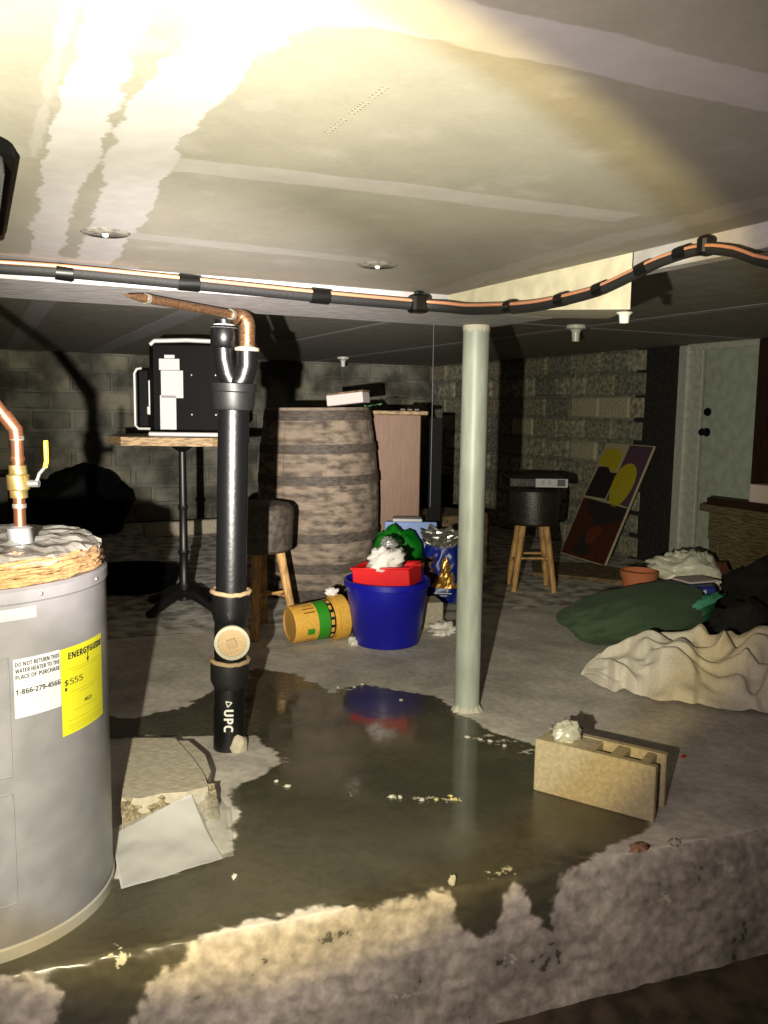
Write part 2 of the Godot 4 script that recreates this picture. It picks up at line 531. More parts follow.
func wet_floor_material() -> StandardMaterial3D:
	var w := 1600
	var h := 1030
	var main := PackedVector2Array([Vector2(1.218, -2.046), Vector2(1.331, -1.873), Vector2(1.376, -1.61), Vector2(1.565, -1.669), Vector2(1.795, -1.399), Vector2(1.788, -1.199), Vector2(1.773, -1.03), Vector2(1.86, -0.821), Vector2(1.87, -0.62), Vector2(1.86, -0.42), Vector2(1.83, -0.10), Vector2(1.564, -0.02), Vector2(1.43, 0.022), Vector2(1.40, 0.067), Vector2(1.365, 0.134), Vector2(1.331, 0.136), Vector2(1.302, 0.106), Vector2(1.288, 0.05), Vector2(1.275, 0.025), Vector2(1.258, 0.04), Vector2(1.241, 0.109), Vector2(1.203, 0.155), Vector2(1.144, 0.15), Vector2(1.114, 0.12), Vector2(1.082, 0.012), Vector2(0.908, -0.012), Vector2(0.569, -0.03), Vector2(0.44, 0.0), Vector2(0.41, 0.056), Vector2(0.375, 0.073), Vector2(0.329, 0.063), Vector2(0.294, 0.131), Vector2(0.266, 0.185), Vector2(0.24, 0.42), Vector2(0.17, 0.42), Vector2(0.14, 0.153), Vector2(0.111, 0.062), Vector2(0.081, 0.026), Vector2(0.021, 0.0), Vector2(-0.1, -0.05), Vector2(0.1, -0.35), Vector2(0.419, -0.30), Vector2(0.618, -0.373), Vector2(0.72, -0.748), Vector2(0.95, -0.914), Vector2(0.93, -1.139), Vector2(1.02, -1.613), Vector2(1.12, -2.042)])
	var left := PackedVector2Array([Vector2(0.36, -1.36), Vector2(0.40, -1.60), Vector2(0.593, -1.544), Vector2(0.77, -1.627), Vector2(0.895, -1.796), Vector2(1.1, -1.757), Vector2(0.95, -1.21)])
	var d := distance_map([main, left], Vector2(FX0, FV0), Vector2(FX1 - FX0, FV1 - FV0), w, h, 8)
	var pool := distance_map([PackedVector2Array([Vector2(0.95, -1.75), Vector2(1.75, -1.5), Vector2(1.72, -0.9), Vector2(1.55, -0.35), Vector2(1.2, -0.15), Vector2(0.8, -0.35), Vector2(0.85, -0.8), Vector2(1.0, -1.1)])], Vector2(FX0, FV0), Vector2(FX1 - FX0, FV1 - FV0), w, h, 16)
	var n1 := noise_bytes(noise(0.012, 5, 101), w, h)
	var n2 := noise_bytes(noise(0.07, 4, 102), w, h)
	var n3 := noise_bytes(noise(0.003, 3, 103), w, h)
	var n4 := noise_bytes(noise(0.25, 2, 104), w, h)
	var crust := [Vector3(1.334, -0.477, 0.05), Vector3(1.266, -0.502, 0.045), Vector3(1.183, -0.545, 0.035), Vector3(1.055, -0.604, 0.03), Vector3(1.70, -0.91, 0.06), Vector3(1.76, -0.857, 0.06), Vector3(1.80, -0.75, 0.06), Vector3(1.74, -0.938, 0.05), Vector3(0.521, -0.637, 0.03), Vector3(1.45, -1.62, 0.05), Vector3(1.82, -1.16, 0.07), Vector3(1.0, -1.9, 0.03), Vector3(0.25, 0.01, 0.05), Vector3(1.25, -0.03, 0.05), Vector3(1.95, 0.10, 0.06), Vector3(1.25, 0.22, 0.05), Vector3(0.95, 0.26, 0.05), Vector3(1.75, 0.16, 0.06)]
	var rgb := PackedByteArray()
	rgb.resize(w * h * 3)
	var ro := PackedByteArray()
	ro.resize(w * h)
	var he := PackedByteArray()
	he.resize(w * h)
	for j in h:
		var v := lerpf(FV0, FV1, (j + 0.5) / h)
		for i in w:
			var q := j * w + i
			var a := n1[q] / 255.0 - 0.5
			var b := n2[q] / 255.0 - 0.5
			var big := n3[q] / 255.0 - 0.5
			var fine := n4[q] / 255.0 - 0.5
			var dd := d[q] + a * 0.07 + b * 0.025
			var wet := clampf(0.5 - dd / 0.014, 0.0, 1.0)
			var tone := 1.0 + a * 0.24 + b * 0.18 + big * 0.25 + fine * 0.08
			# old trowelled concrete; the riser is rawer, with pits and lime
			var r := 190.0 * tone
			var g := 182.0 * tone
			var bl := 173.0 * tone
			if v > 0.0:
				var raw := 0.88 + b * 0.16 + a * 0.14
				r *= 1.02 * raw; g *= 1.0 * raw; bl *= 0.98 * raw
				if a + b * 0.8 < -0.46:
					r *= 0.6; g *= 0.6; bl *= 0.6
			if wet > 0.0:
				var silt := 1.0 + a * 0.18 + b * 0.10 + big * 0.3
				r = lerpf(r, 78.0 * silt, wet); g = lerpf(g, 74.0 * silt, wet); bl = lerpf(bl, 61.0 * silt, wet)
			var shine := 0.0
			if wet > 0.0:
				var standing := clampf(0.5 - (pool[q] + a * 0.25) / 0.12, 0.0, 1.0)
				shine = lerpf(0.30 + b * 0.25, 0.075 + maxf(b, 0.0) * 0.25, standing)
			ro[q] = int(clampf(lerpf(0.86 + b * 0.1, shine, wet), 0.03, 1.0) * 255.0)
			he[q] = int(clampf(lerpf(0.5 + b * 0.5 + a * 0.4 + fine * 0.25, 0.45 + b * 0.03, wet), 0.0, 1.0) * 255.0)
			rgb[q * 3] = int(clampf(r, 0, 255))
			rgb[q * 3 + 1] = int(clampf(g, 0, 255))
			rgb[q * 3 + 2] = int(clampf(bl, 0, 255))
	# flakes of lime and plaster dust
	for c in crust:
		var ci := int((c.x - FX0) / (FX1 - FX0) * w)
		var cj := int((c.y - FV0) / (FV1 - FV0) * h)
		var rad := int(c.z / (FX1 - FX0) * w)
		for j in range(maxi(cj - rad, 0), mini(cj + rad, h)):
			for i in range(maxi(ci - rad, 0), mini(ci + rad, w)):
				var q := j * w + i
				var f := n2[q] / 255.0 + (n4[q] / 255.0 - 0.5) * 0.5 - Vector2(i - ci, (j - cj) * 1.6).length() / rad * 0.35
				if f > 0.48:
					rgb[q * 3] = 190; rgb[q * 3 + 1] = 184; rgb[q * 3 + 2] = 160
					ro[q] = 220
	var m := plain(Color.WHITE, 1.0)
	m.albedo_texture = ImageTexture.create_from_image(Image.create_from_data(w, h, false, Image.FORMAT_RGB8, rgb))
	m.roughness_texture = ImageTexture.create_from_image(Image.create_from_data(w, h, false, Image.FORMAT_L8, ro))
	m.heightmap_enabled = true
	m.heightmap_texture = ImageTexture.create_from_image(Image.create_from_data(w, h, false, Image.FORMAT_L8, he))
	m.heightmap_scale = 0.16
	m.texture_repeat = false
	return m


# grey plasterboard paper with the taped joints filled in white compound
const CX0 := -0.30
const CX1 := 1.473
const CZ0 := -2.59
const CZ1 := -0.40

func drywall_material() -> StandardMaterial3D:
	var w := 1180
	var h := 1460
	var n1 := noise_bytes(noise(0.02, 5, 201), w, h)
	var n2 := noise_bytes(noise(0.09, 3, 202), w, h)
	var n3 := noise_bytes(noise(0.0035, 3, 203), w, h)
	var n4 := noise_bytes(noise(0.006, 5, 204), w, h)
	# bands of compound: half width, then points of the centre line; the last value is how ragged the edge is
	var bands := [
		[0.036, Vector2(0.182, -2.6), Vector2(0.147, -1.35), Vector2(0.143, -0.4), 0.014, 1.0],
		[0.048, Vector2(0.322, -2.6), Vector2(0.250, -1.30), Vector2(0.268, -0.4), 0.016, 1.0],
		[0.030, Vector2(0.275, -1.05), Vector2(0.295, -0.88), Vector2(0.30, -0.4), 0.018, 1.0],
		[0.042, Vector2(0.30, -1.455), Vector2(0.66, -1.420), Vector2(1.19, -1.400), 0.008, 0.55],
		[0.040, Vector2(0.33, -2.090), Vector2(0.60, -2.10), Vector2(0.95, -2.115), 0.010, 0.45],
		[0.046, Vector2(0.23, -0.885), Vector2(0.385, -0.800), Vector2(1.473, -0.785), 0.008, 0.72],
		[0.040, Vector2(1.42, -2.6), Vector2(1.335, -1.75), Vector2(1.345, -0.4), 0.025, 0.40],
		[0.055, Vector2(0.05, -2.55), Vector2(0.20, -2.54), Vector2(0.42, -2.57), 0.04, 0.8],
		[0.010, Vector2(0.098, -1.5), Vector2(0.100, -1.0), Vector2(0.098, -0.4), 0.010, 0.4]]
	var rgb := PackedByteArray()
	rgb.resize(w * h * 3)
	for j in h:
		var z := lerpf(CZ0, CZ1, (j + 0.5) / h)
		for i in w:
			var x := lerpf(CX0, CX1, (i + 0.5) / w)
			var q := j * w + i
			var a := n1[q] / 255.0 - 0.5
			var b := n2[q] / 255.0 - 0.5
			var big := n3[q] / 255.0 - 0.5
			var smear := n4[q] / 255.0 - 0.5
			var fill := 0.0
			for band in bands:
				var p: Vector2 = band[1]
				var m: Vector2 = band[2]
				var e: Vector2 = band[3]
				var dist := 9.0
				if absf(e.x - p.x) > absf(e.y - p.y):
					if x > p.x - 0.02 and x < e.x + 0.02:
						var cz := lerpf(p.y, m.y, (x - p.x) / (m.x - p.x)) if x < m.x else lerpf(m.y, e.y, (x - m.x) / (e.x - m.x))
						dist = absf(z - cz)
						dist = maxf(dist, maxf(p.x + 0.02 - x, x - e.x + 0.02))
				else:
					if z > p.y - 0.02 and z < e.y + 0.02:
						var cx := lerpf(p.x, m.x, (z - p.y) / (m.y - p.y)) if z < m.y else lerpf(m.x, e.x, (z - m.y) / (e.y - m.y))
						dist = absf(x - cx)
				if dist < 1.0:
					var rag: float = band[4]
					var k := clampf(0.5 - (dist - band[0] + a * rag * 1.0 + b * rag * 0.5 + smear * rag * 2.0) / 0.004, 0.0, 1.0)
					fill = maxf(fill, k * band[5] * (1.0 + smear * 0.25))
			if fill < 0.4 and smear > 0.20:
				fill = maxf(fill, (smear - 0.20) * 1.4)
			var tone := 1.0 + big * 0.10 + b * 0.05 + a * 0.05
			fill = clampf(fill, 0.0, 1.0)
			rgb[q * 3] = int(clampf(lerpf(131.0 * tone, 160.0 * (1.0 + a * 0.07), fill), 0, 255))
			rgb[q * 3 + 1] = int(clampf(lerpf(126.0 * tone, 155.0 * (1.0 + a * 0.07), fill), 0, 255))
			rgb[q * 3 + 2] = int(clampf(lerpf(116.0 * tone, 156.0 * (1.0 + a * 0.07), fill), 0, 255))
	var m := plain(Color.WHITE, 0.85)
	m.albedo_texture = ImageTexture.create_from_image(Image.create_from_data(w, h, false, Image.FORMAT_RGB8, rgb))
	m.texture_repeat = false
	return m


# ---------------------------------------------------------------- light
func spot(parent: Node3D, called: String, at: Vector3, aim: Vector3, half: float, soft: float, energy: float, c: Color) -> void:
	var l := SpotLight3D.new()
	l.name = called
	parent.add_child(l)
	l.look_at_from_position(at, aim)
	l.spot_angle = half
	l.spot_angle_attenuation = soft
	l.light_energy = energy
	l.light_color = c
	l.light_size = 0.012
	l.spot_range = 20.0
	l.spot_attenuation = 2.0
	l.shadow_enabled = true


func _ready() -> void:
	rng.seed = 7
	# camera
	var cam := Camera3D.new()
	cam.name = "camera"
	add_child(cam)
	cam.fov = 62.12
	var pitch := deg_to_rad(6.84)
	var fw := FORWARD * cos(pitch) + Vector3.DOWN * sin(pitch)
	var up := RIGHT.cross(fw)
	var roll := deg_to_rad(0.8)
	var rt := RIGHT * cos(roll) + up * sin(roll)
	var uu := up * cos(roll) - RIGHT * sin(roll)
	cam.transform = Transform3D(Basis(rt, uu, -fw).orthonormalized(), EYE)
	cam.near = 0.02
	cam.current = true
	# surroundings: a closed cellar, nothing outside
	var env := Environment.new()
	env.background_mode = Environment.BG_COLOR
	env.background_color = Color.BLACK
	env.tonemap_mode = Environment.TONE_MAPPER_LINEAR
	env.tonemap_exposure = 1.46
	env.sdfgi_enabled = true
	env.ssao_enabled = true
	env.ssil_enabled = true
	var we := WorldEnvironment.new()
	we.name = "surroundings"
	we.environment = env
	add_child(we)
	# the torch: cold core, yellow rim of the beam, weak spill
	var at := EYE + RIGHT * -0.24 + Vector3.UP * -0.11
	var aim := at + Vector3(0.335, 0.032, -0.942) * 5.0
	make_materials()
	var torch := thing("flashlight", "black hand torch whose beam lights the cellar", "flashlight")
	var beam := (aim - at).normalized()
	spot(torch, "hot_spot_light", at, aim, 18.0, 1.0, 34.0, Color(1.0, 0.97, 0.94))
	spot(torch, "core_light", at, aim, 33.6, 0.12, 3.2, Color(0.80, 0.93, 1.0))
	spot(torch, "rim_light", at, aim, 37.0, 0.15, 5.0, Color(1.0, 0.915, 0.60))
	spot(torch, "spill_light", at, aim, 58.0, 0.85, 3.6, Color(1.0, 0.95, 0.91))
	build_torch(torch, at, beam)

	build_shell()
	build_walls()
	build_ceiling_fittings()
	build_heater()
	build_drain()
	build_column()
	build_furniture()
	build_middle()
	build_right_heap()
	build_front()


func build_torch(torch: Node3D, at: Vector3, beam: Vector3) -> void:
	var back := -beam
	var body := Shape.new()
	body.tube([at + back * 0.005, at + back * 0.03, at + back * 0.05, at + back * 0.15, at + back * 0.155], [0.018, 0.018, 0.013, 0.013, 0.011], 20)
	put("body", body, M.torch_body, torch)
	var glass := plain(Color(0.9, 0.9, 0.9), 0.3)
	glass.emission_enabled = true
	glass.emission = Color(1.0, 0.96, 0.9)
	glass.emission_energy_multiplier = 1.0
	put("lens", Shape.new().tube([at + back * 0.0045, at + back * 0.002], 0.016, 20), glass, torch)


# ---------------------------------------------------------------- the cellar itself
func build_shell() -> void:
	# upper slab: front part with the wet patch and the riser, plain concrete behind
	var am := ArrayMesh.new()
	var rough := noise(9.0, 4, 301)
	var front := Shape.new()
	var du := FX1 - FX0
	var dv := FV1 - FV0
	front.sheet(250, 40, func(u: float, v: float):
		var x := FX0 + u * du
		var s := lerpf(FV0, -0.05, v)
		return Vector3(x, 0.0, lip(x) + s), func(u: float, v: float): return Vector2(u, (lerpf(FV0, -0.05, v) - FV0) / dv))
	front.sheet(250, 40, func(u: float, v: float):
		var x := FX0 + u * du
		var s := lerpf(-0.05, FV1, v)
		var e := rough.get_noise_2d(x, s * 2.0)
		if s <= 0.0:
			return Vector3(x, -absf(e) * 0.015 * (s + 0.05) / 0.05, lip(x) + s)
		var r := minf(s, 0.02)
		return Vector3(x, -s - absf(e) * 0.006, lip(x) + r * 0.35 + e * 0.010 + s * 0.06), func(u: float, v: float): return Vector2(u, (lerpf(-0.05, FV1, v) - FV0) / dv))
	front.mesh(am)
	am.surface_set_material(0, wet_floor_material())
	var back := Shape.new()
	var zb := lip(FX0) + FV0
	var ze := lip(FX1) + FV0
	back.face(Vector3(FX0, 0, zb), Vector3(-1.6, 0, zb), Vector3(-1.6, 0, -9.4), Vector3(FX0, 0, -9.4))
	back.face(Vector3(FX1, 0, ze), Vector3(FX0, 0, zb), Vector3(FX0, 0, -9.4), Vector3(FX1, 0, -9.4))
	back.face(Vector3(5.2, 0, lip(FX1)), Vector3(FX1, 0, lip(FX1)), Vector3(FX1, 0, -9.4), Vector3(5.2, 0, -9.4))
	back.face(Vector3(FX0, 0, lip(FX0)), Vector3(-1.6, 0, lip(FX0)), Vector3(-1.6, 0, zb), Vector3(FX0, 0, zb))
	back.face(Vector3(5.2, LOW, lip(FX1)), Vector3(FX1, LOW, lip(FX1)), Vector3(FX1, 0, lip(FX1)), Vector3(5.2, 0, lip(FX1)))
	back.face(Vector3(FX0, LOW, lip(FX0)), Vector3(-1.6, LOW, lip(FX0)), Vector3(-1.6, 0, lip(FX0)), Vector3(FX0, 0, lip(FX0)))
	back.box(Vector3(1.8, LOW - 0.15, -5.6), Vector3(6.8, 0.1, 7.4), 0.0)
	back.mesh(am)
	am.surface_set_material(1, M.concrete)
	var fl := MeshInstance3D.new()
	fl.mesh = am
	fl.name = numbered("floor")
	add_child(fl)
	fl.set_meta("kind", "structure")
	struct("floor", Shape.new().box(Vector3(1.8, LOW - 0.05, 0.3), Vector3(6.8, 0.1, 4.7), 0.0), M.pit)
	# ceilings
	struct("ceiling", Shape.new().box(Vector3(1.8, CEIL + 0.05, -3.4), Vector3(6.8, 0.1, 12.2), 0.0), M.board)
	var cm := ArrayMesh.new()
	var face := Shape.new()
	face.face(Vector3(CX0, DROP, CZ0), Vector3(CX1, DROP, CZ0), Vector3(CX1, DROP, CZ1), Vector3(CX0, DROP, CZ1))
	face.mesh(cm)
	cm.surface_set_material(0, drywall_material())
	var rest := Shape.new()
	rest.face(Vector3(-1.6, DROP, CZ0), Vector3(CX0, DROP, CZ0), Vector3(CX0, DROP, CZ1), Vector3(-1.6, DROP, CZ1))
	rest.face(Vector3(-1.6, DROP, CZ1), Vector3(CX1, DROP, CZ1), Vector3(CX1, DROP, 2.7), Vector3(-1.6, DROP, 2.7))
	rest.box(Vector3((CX1 - 1.6) / 2.0, (DROP + 0.012 + CEIL) / 2.0, 0.05), Vector3(CX1 + 1.6, CEIL - DROP - 0.012, 5.3), 0.0)
	rest.mesh(cm)
	cm.surface_set_material(1, M.board)
	var dc := MeshInstance3D.new()
	dc.mesh = cm
	dc.name = numbered("ceiling")
	add_child(dc)
	dc.set_meta("kind", "structure")
	# boxed beam across, the tapered soffit that turns the corner at the column, and the fascia along it
	struct("trim_1", Shape.new().box(Vector3(0.1625, (BEAM + CEIL) / 2.0, -2.825), Vector3(3.525, CEIL - BEAM, 0.47), 0.006), M.compound)
	var wedge := Shape.new()
	wedge.prism(PackedVector2Array([Vector2(1.473, -2.59), Vector2(1.473, -1.68), Vector2(1.925, -2.30), Vector2(1.925, -2.59)]), func(p: Vector2): return BEAM - 0.0945 * (p.y + 2.59), CEIL)
	struct("trim_2", wedge, M.cream_board)
	struct("trim_3", Shape.new().box(Vector3(1.498, (BEAM + CEIL) / 2.0, 0.51), Vector3(0.05, CEIL - BEAM, 4.38), 0.004), M.compound)
	# taped joints on the far ceiling, a skim of compound that stands proud
	var tp := Shape.new()
	for q in [[1.15, -9.2, 0.16, 6.0], [2.35, -9.2, 0.05, 5.6], [3.55, -9.2, 0.09, 9.5], [0.35, -9.2, 0.12, 6.0]]:
		tp.box(Vector3(q[0], CEIL - 0.0005, q[1] + q[3] / 2.0), Vector3(q[2], 0.003, q[3]), 0.0008)
	for q in [[1.95, -2.05, 3.1], [1.95, -4.5, 3.1]]:
		tp.box(Vector3(q[0] + q[2] / 2.0, CEIL - 0.0005, q[1]), Vector3(q[2], 0.003, 0.06), 0.0008)
	struct("trim_4", tp, M.compound)


func build_walls() -> void:
	var wall_h := CEIL - LOW + 0.2
	struct("wall_left", Shape.new().box(Vector3(-1.65, LOW + wall_h / 2.0 - 0.1, -3.35), Vector3(0.1, wall_h, 12.2), 0.0), M.bounce_pale)
	struct("wall_behind", Shape.new().box(Vector3(1.8, LOW + wall_h / 2.0 - 0.1, 2.65), Vector3(6.8, wall_h, 0.1), 0.0), M.bounce_pale)
	var right := struct("wall_right", Shape.new().box(Vector3(5.17, LOW + wall_h / 2.0 - 0.1, -3.4), Vector3(0.1, wall_h, 12.2), 0.0), M.mortar)
	var backw := struct("wall_back", Shape.new().box(Vector3(1.8, CEIL / 2.0, -9.42), Vector3(6.8, CEIL + 0.1, 0.1), 0.0), M.old_blocks[0])
	var meshes := []
	for k in 4:
		var s := Shape.new()
		s.box(Vector3.ZERO, Vector3(0.388 - 0.004 * k, 0.188 - 0.003 * k, 0.06), 0.012 + 0.003 * k)
		meshes.append(s.mesh())
	var half := []
	for k in 2:
		half.append(Shape.new().box(Vector3.ZERO, Vector3(0.188, 0.187, 0.06), 0.014).mesh())
	for row in 9:
		var y := 0.1 + row * 0.2
		if y + 0.095 > CEIL + 0.01:
			continue
		var off := 0.2 if row % 2 else 0.0
		for c in 11:
			var z := -9.17 + c * 0.4 + off
			if z > -5.75:
				continue
			var b := put("block", meshes[rng.randi() % 4], M.blocks[rng.randi() % 4], right)
			b.position = Vector3(5.125 - rng.randf() * 0.010, y, z)
			b.rotation = Vector3(rng.randf_range(-0.01, 0.01), PI / 2 + rng.randf_range(-0.012, 0.012), rng.randf_range(-0.008, 0.008))
			if (row == 6 and c == 8) or (row == 6 and c == 7) or (row == 4 and c == 7) or (row == 5 and c == 4):
				b.material_override = M.pale_block
		if row % 2 == 0:
			var hb := put("block", half[0], M.blocks[rng.randi() % 4], right)
			hb.position = Vector3(5.125, y, -5.67)
			hb.rotation.y = PI / 2
		for c in 14:
			var x := -0.3 + c * 0.4 + off
			if x > 4.95:
				continue
			var b := put("block", meshes[rng.randi() % 4], M.old_blocks[rng.randi() % 3], backw)
			b.position = Vector3(x, y, -9.394 + rng.randf() * 0.006)
			b.rotation = Vector3(rng.randf_range(-0.01, 0.01), rng.randf_range(-0.012, 0.012), rng.randf_range(-0.012, 0.012))
	# dark bitumen coat beside the door
	var dk := noise(6.0, 4, 331)
	var strip := Shape.new()
	strip.sheet(10, 60, func(u: float, v: float):
		var y := v * (CEIL - 0.005)
		var z := lerpf(-5.56 + dk.get_noise_1d(y) * 0.09, -5.20, u)
		return Vector3(5.105 - 0.015 * dk.get_noise_2d(z * 2.0, y * 2.0), y, z))
	put("bitumen_coat", strip, M.tar, right)
	put("plaster_reveal", Shape.new().box(Vector3(5.11, CEIL / 2.0, -5.45), Vector3(0.02, CEIL, 0.5), 0.002), M.tar, right)
	# door and casing on the right wall; its sill lies above the slab
	var casing := Shape.new()
	casing.box(Vector3(5.095, 0.93, -5.135), Vector3(0.05, 1.72, 0.11), 0.006)
	casing.box(Vector3(5.085, 0.93, -5.10), Vector3(0.05, 1.72, 0.03), 0.006)
	casing.box(Vector3(5.105, 0.93, -5.02), Vector3(0.03, 1.72, 0.13), 0.004)
	casing.box(Vector3(5.095, 1.77, -4.75), Vector3(0.05, 0.05, 0.70), 0.004)
	struct("trim_5", casing, M.white_paint)
	var door := Node3D.new()
	door.name = "door_1"
	add_child(door)
	door.set_meta("kind", "structure")
	door.position = Vector3(5.108, 0.07, -4.925)
	put("leaf", Shape.new().box(Vector3(0, 0.85, 0.265), Vector3(0.04, 1.66, 0.53), 0.004), M.door_paint, door)
	var knob := Shape.new()
	knob.xf = Transform3D(Basis(Vector3.BACK, PI / 2), Vector3(-0.02, 1.045, 0.055))
	knob.lathe([Vector2(0.033, 0), Vector2(0.033, 0.008), Vector2(0.012, 0.012), Vector2(0.012, 0.035), Vector2(0.026, 0.045), Vector2(0.030, 0.058), Vector2(0.022, 0.070), Vector2(0, 0.072)], 20)
	put("knob", knob, M.brass_dark, door)
	var bolt := Shape.new()
	bolt.xf = Transform3D(Basis(Vector3.BACK, PI / 2), Vector3(-0.02, 1.20, 0.055))
	bolt.lathe([Vector2(0.032, 0), Vector2(0.032, 0.012), Vector2(0.026, 0.022), Vector2(0, 0.024)], 20)
	put("deadbolt", bolt, M.brass_dark, door)
	struct("trim_6", Shape.new().box(Vector3(5.08, 0.93, -4.31), Vector3(0.09, 1.72, 0.16), 0.006), M.dark_wood)


func build_ceiling_fittings() -> void:
	# copper line in split foam sleeve, taped, along the beam and round the corner
	var pts := [Vector3(-0.5, 1.606, -2.545), Vector3(0.07, 1.614, -2.545), Vector3(0.234, 1.616, -2.545), Vector3(0.608, 1.609, -2.545), Vector3(0.985, 1.600, -2.545), Vector3(1.25, 1.597, -2.545), Vector3(1.338, 1.594, -2.53), Vector3(1.400, 1.585, -2.46), Vector3(1.428, 1.572, -2.373), Vector3(1.43, 1.557, -2.2), Vector3(1.43, 1.546, -1.998), Vector3(1.43, 1.557, -1.745), Vector3(1.43, 1.578, -1.63), Vector3(1.43, 1.596, -1.538), Vector3(1.43, 1.604, -1.419), Vector3(1.43, 1.585, -1.322), Vector3(1.43, 1.552, -1.238), Vector3(1.43, 1.53, -1.1), Vector3(1.43, 1.53, -0.4)]
	var curve := Curve3D.new()
	for i in pts.size():
		var tan: Vector3 = (pts[mini(i + 1, pts.size() - 1)] - pts[maxi(i - 1, 0)]) / 6.0
		var a: float = pts[i].distance_to(pts[maxi(i - 1, 0)])
		var b: float = pts[i].distance_to(pts[mini(i + 1, pts.size() - 1)])
		var k := tan.normalized()
		curve.add_point(pts[i], -k * a / 3.0, k * b / 3.0)
	var path := []
	var cop := []
	var fat := []
	var slim := []
	var n := 130
	for i in n + 1:
		var d := curve.get_baked_length() * i / n
		var p := curve.sample_baked(d, true)
		var q := curve.sample_baked(minf(d + 0.01, curve.get_baked_length()), true)
		var o := curve.sample_baked(maxf(d - 0.01, 0.0), true)
		var dir := (q - o).normalized()
		var side := dir.cross(Vector3.UP).normalized()   # away from the camera side
		path.append(p)
		var thin := clampf(remap(p.z, -2.35, -1.5, 1.0, 0.66), 0.66, 1.0) if p.x > 1.36 else 1.0
		fat.append(0.0185 * thin)
		slim.append(0.0062 * thin)
		cop.append(p + (side * 0.0135 + Vector3.UP * 0.0110) * thin)
	var line := thing("insulated_copper_pipe", "copper pipe in split black foam sleeve strapped along the ceiling beam", "pipe")
	put("foam_sleeve", Shape.new().tube(path, fat, 14), M.foam, line)
	put("copper_tube", Shape.new().tube(cop, slim, 10), M.bright_copper, line)
	for t in [[0.234, 0.022, 0.0225], [0.575, 0.030, 0.0235], [0.985, 0.030, 0.0235]]:
		put("tape_band", Shape.new().tube([Vector3(t[0] - t[1], 1.6145, -2.543), Vector3(t[0] + t[1], 1.611, -2.543)] if t[0] < 0.5 else [Vector3(t[0] - t[1], curve_y(curve, t[0] - t[1]), -2.543), Vector3(t[0] + t[1], curve_y(curve, t[0] + t[1]), -2.543)], t[2], 14), M.tape, line)
	for t in [-2.14, -1.90, -1.755, -1.60, -1.47]:
		var c := closest(path, t)
		var dirv: Vector3 = (path[mini(c + 1, n)] - path[c - 1]).normalized()
		put("tape_band", Shape.new().tube([path[c] - dirv * 0.018 + Vector3(0, 0.003, 0), path[c] + dirv * 0.018 + Vector3(0, 0.003, 0)], fat[c] * 1.22, 14), M.tape, line)
	var clip := Shape.new()
	clip.box(Vector3(1.328, 1.598, -2.532), Vector3(0.06, 0.058, 0.06), 0.008)
	clip.box(Vector3(1.328, 1.628, -2.535), Vector3(0.02, 0.022, 0.03), 0.003)
	put("clip", clip, M.tape, line)
	var cl2 := Shape.new()
	cl2.box(Vector3(1.432, 1.610, -1.405), Vector3(0.036, 0.040, 0.028), 0.006)
	put("clip", cl2, M.tape, line)
	# round blanking plates with a screw, on the dropped ceiling
	for p in [[0.283, -2.08, "round grey ceiling patch with a screw beside the white joint"], [1.005, -2.16, "round grey ceiling patch with a screw above the taped pipe clip"]]:
		var t := thing("ceiling_plate", p[2], "cover plate", Vector3(p[0], DROP, p[1]))
		var pl := Shape.new()
		pl.lathe([Vector2(0, -0.004), Vector2(0.050, -0.004), Vector2(0.056, 0.0)], 28)
		put("plate", pl, grainy(Color(0.47, 0.45, 0.42), 0.8, tex.blotch, Vector3.ONE * 6.0), t)
		put("screw", Shape.new().lathe([Vector2(0, -0.012), Vector2(0.006, -0.010), Vector2(0.008, -0.004)], 12), M.porcelain, t)
	# porcelain lamp holders
	for p in [[3.43, -4.40, "white lamp holder on the ceiling near the door wall", 1.0], [3.50, -8.35, "small white lamp holder on the ceiling by the back wall", 1.0]]:
		var t := thing("lamp_holder", p[2], "lamp holder", Vector3(p[0], CEIL, p[1]))
		put("base", Shape.new().lathe([Vector2(0.025, -0.045), Vector2(0.035, -0.028), Vector2(0.062, -0.02), Vector2(0.062, 0)], 24), M.porcelain, t)
		put("socket", Shape.new().lathe([Vector2(0, -0.10), Vector2(0.022, -0.10), Vector2(0.026, -0.04)], 20), M.porcelain, t)
	var cap := Shape.new()  # small white plastic cap under the soffit end
	cap.lathe([Vector2(0, -0.03), Vector2(0.012, -0.028), Vector2(0.014, -0.008), Vector2(0.022, 0)], 16)
	single("plastic_cap", cap, M.porcelain, "small white plastic cap under the end of the cream soffit", "plastic cap", Vector3(1.56, 1.515, -1.80))
	# string hanging from the beam edge
	single("hanging_string", Shape.new().tube([Vector3(1.66, 1.592, -3.03), Vector3(1.662, 1.2, -3.032), Vector3(1.66, 0.86, -3.03)], 0.0011, 6), M.dark_ink, "thin grey string hanging straight down from the beam beside the column", "string")
	# long ceiling lamp with rounded ends, switched off, at the edge of the view
	var fx := thing("ceiling_lamp", "grey ceiling lamp with rounded end and black rim painted as its shadow above the heater", "ceiling lamp", Vector3(-0.015, DROP, -1.80))
	for q in [[0.085, 0.40, -0.018, 0.0, "shadow_rim", M.rubber], [0.070, 0.375, -0.040, -0.018, "diffuser", M.fixture]]:  # black rim round the grey diffuser stands in for the lamp's shadow
		var outline := PackedVector2Array()
		for k in 32:
			var a := TAU * (k + 0.5) / 32
			outline.append(Vector2(cos(a) * q[0], sin(a) * q[0] + (1.0 if sin(a) > 0 else -1.0) * (q[1] - q[0])))
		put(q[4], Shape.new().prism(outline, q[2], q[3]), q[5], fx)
	put("screw", Shape.new().lathe([Vector2(0, -0.046), Vector2(0.006, -0.044), Vector2(0.008, -0.040)], 12), M.steel, fx).position = Vector3(0.05, 0, 0.14)
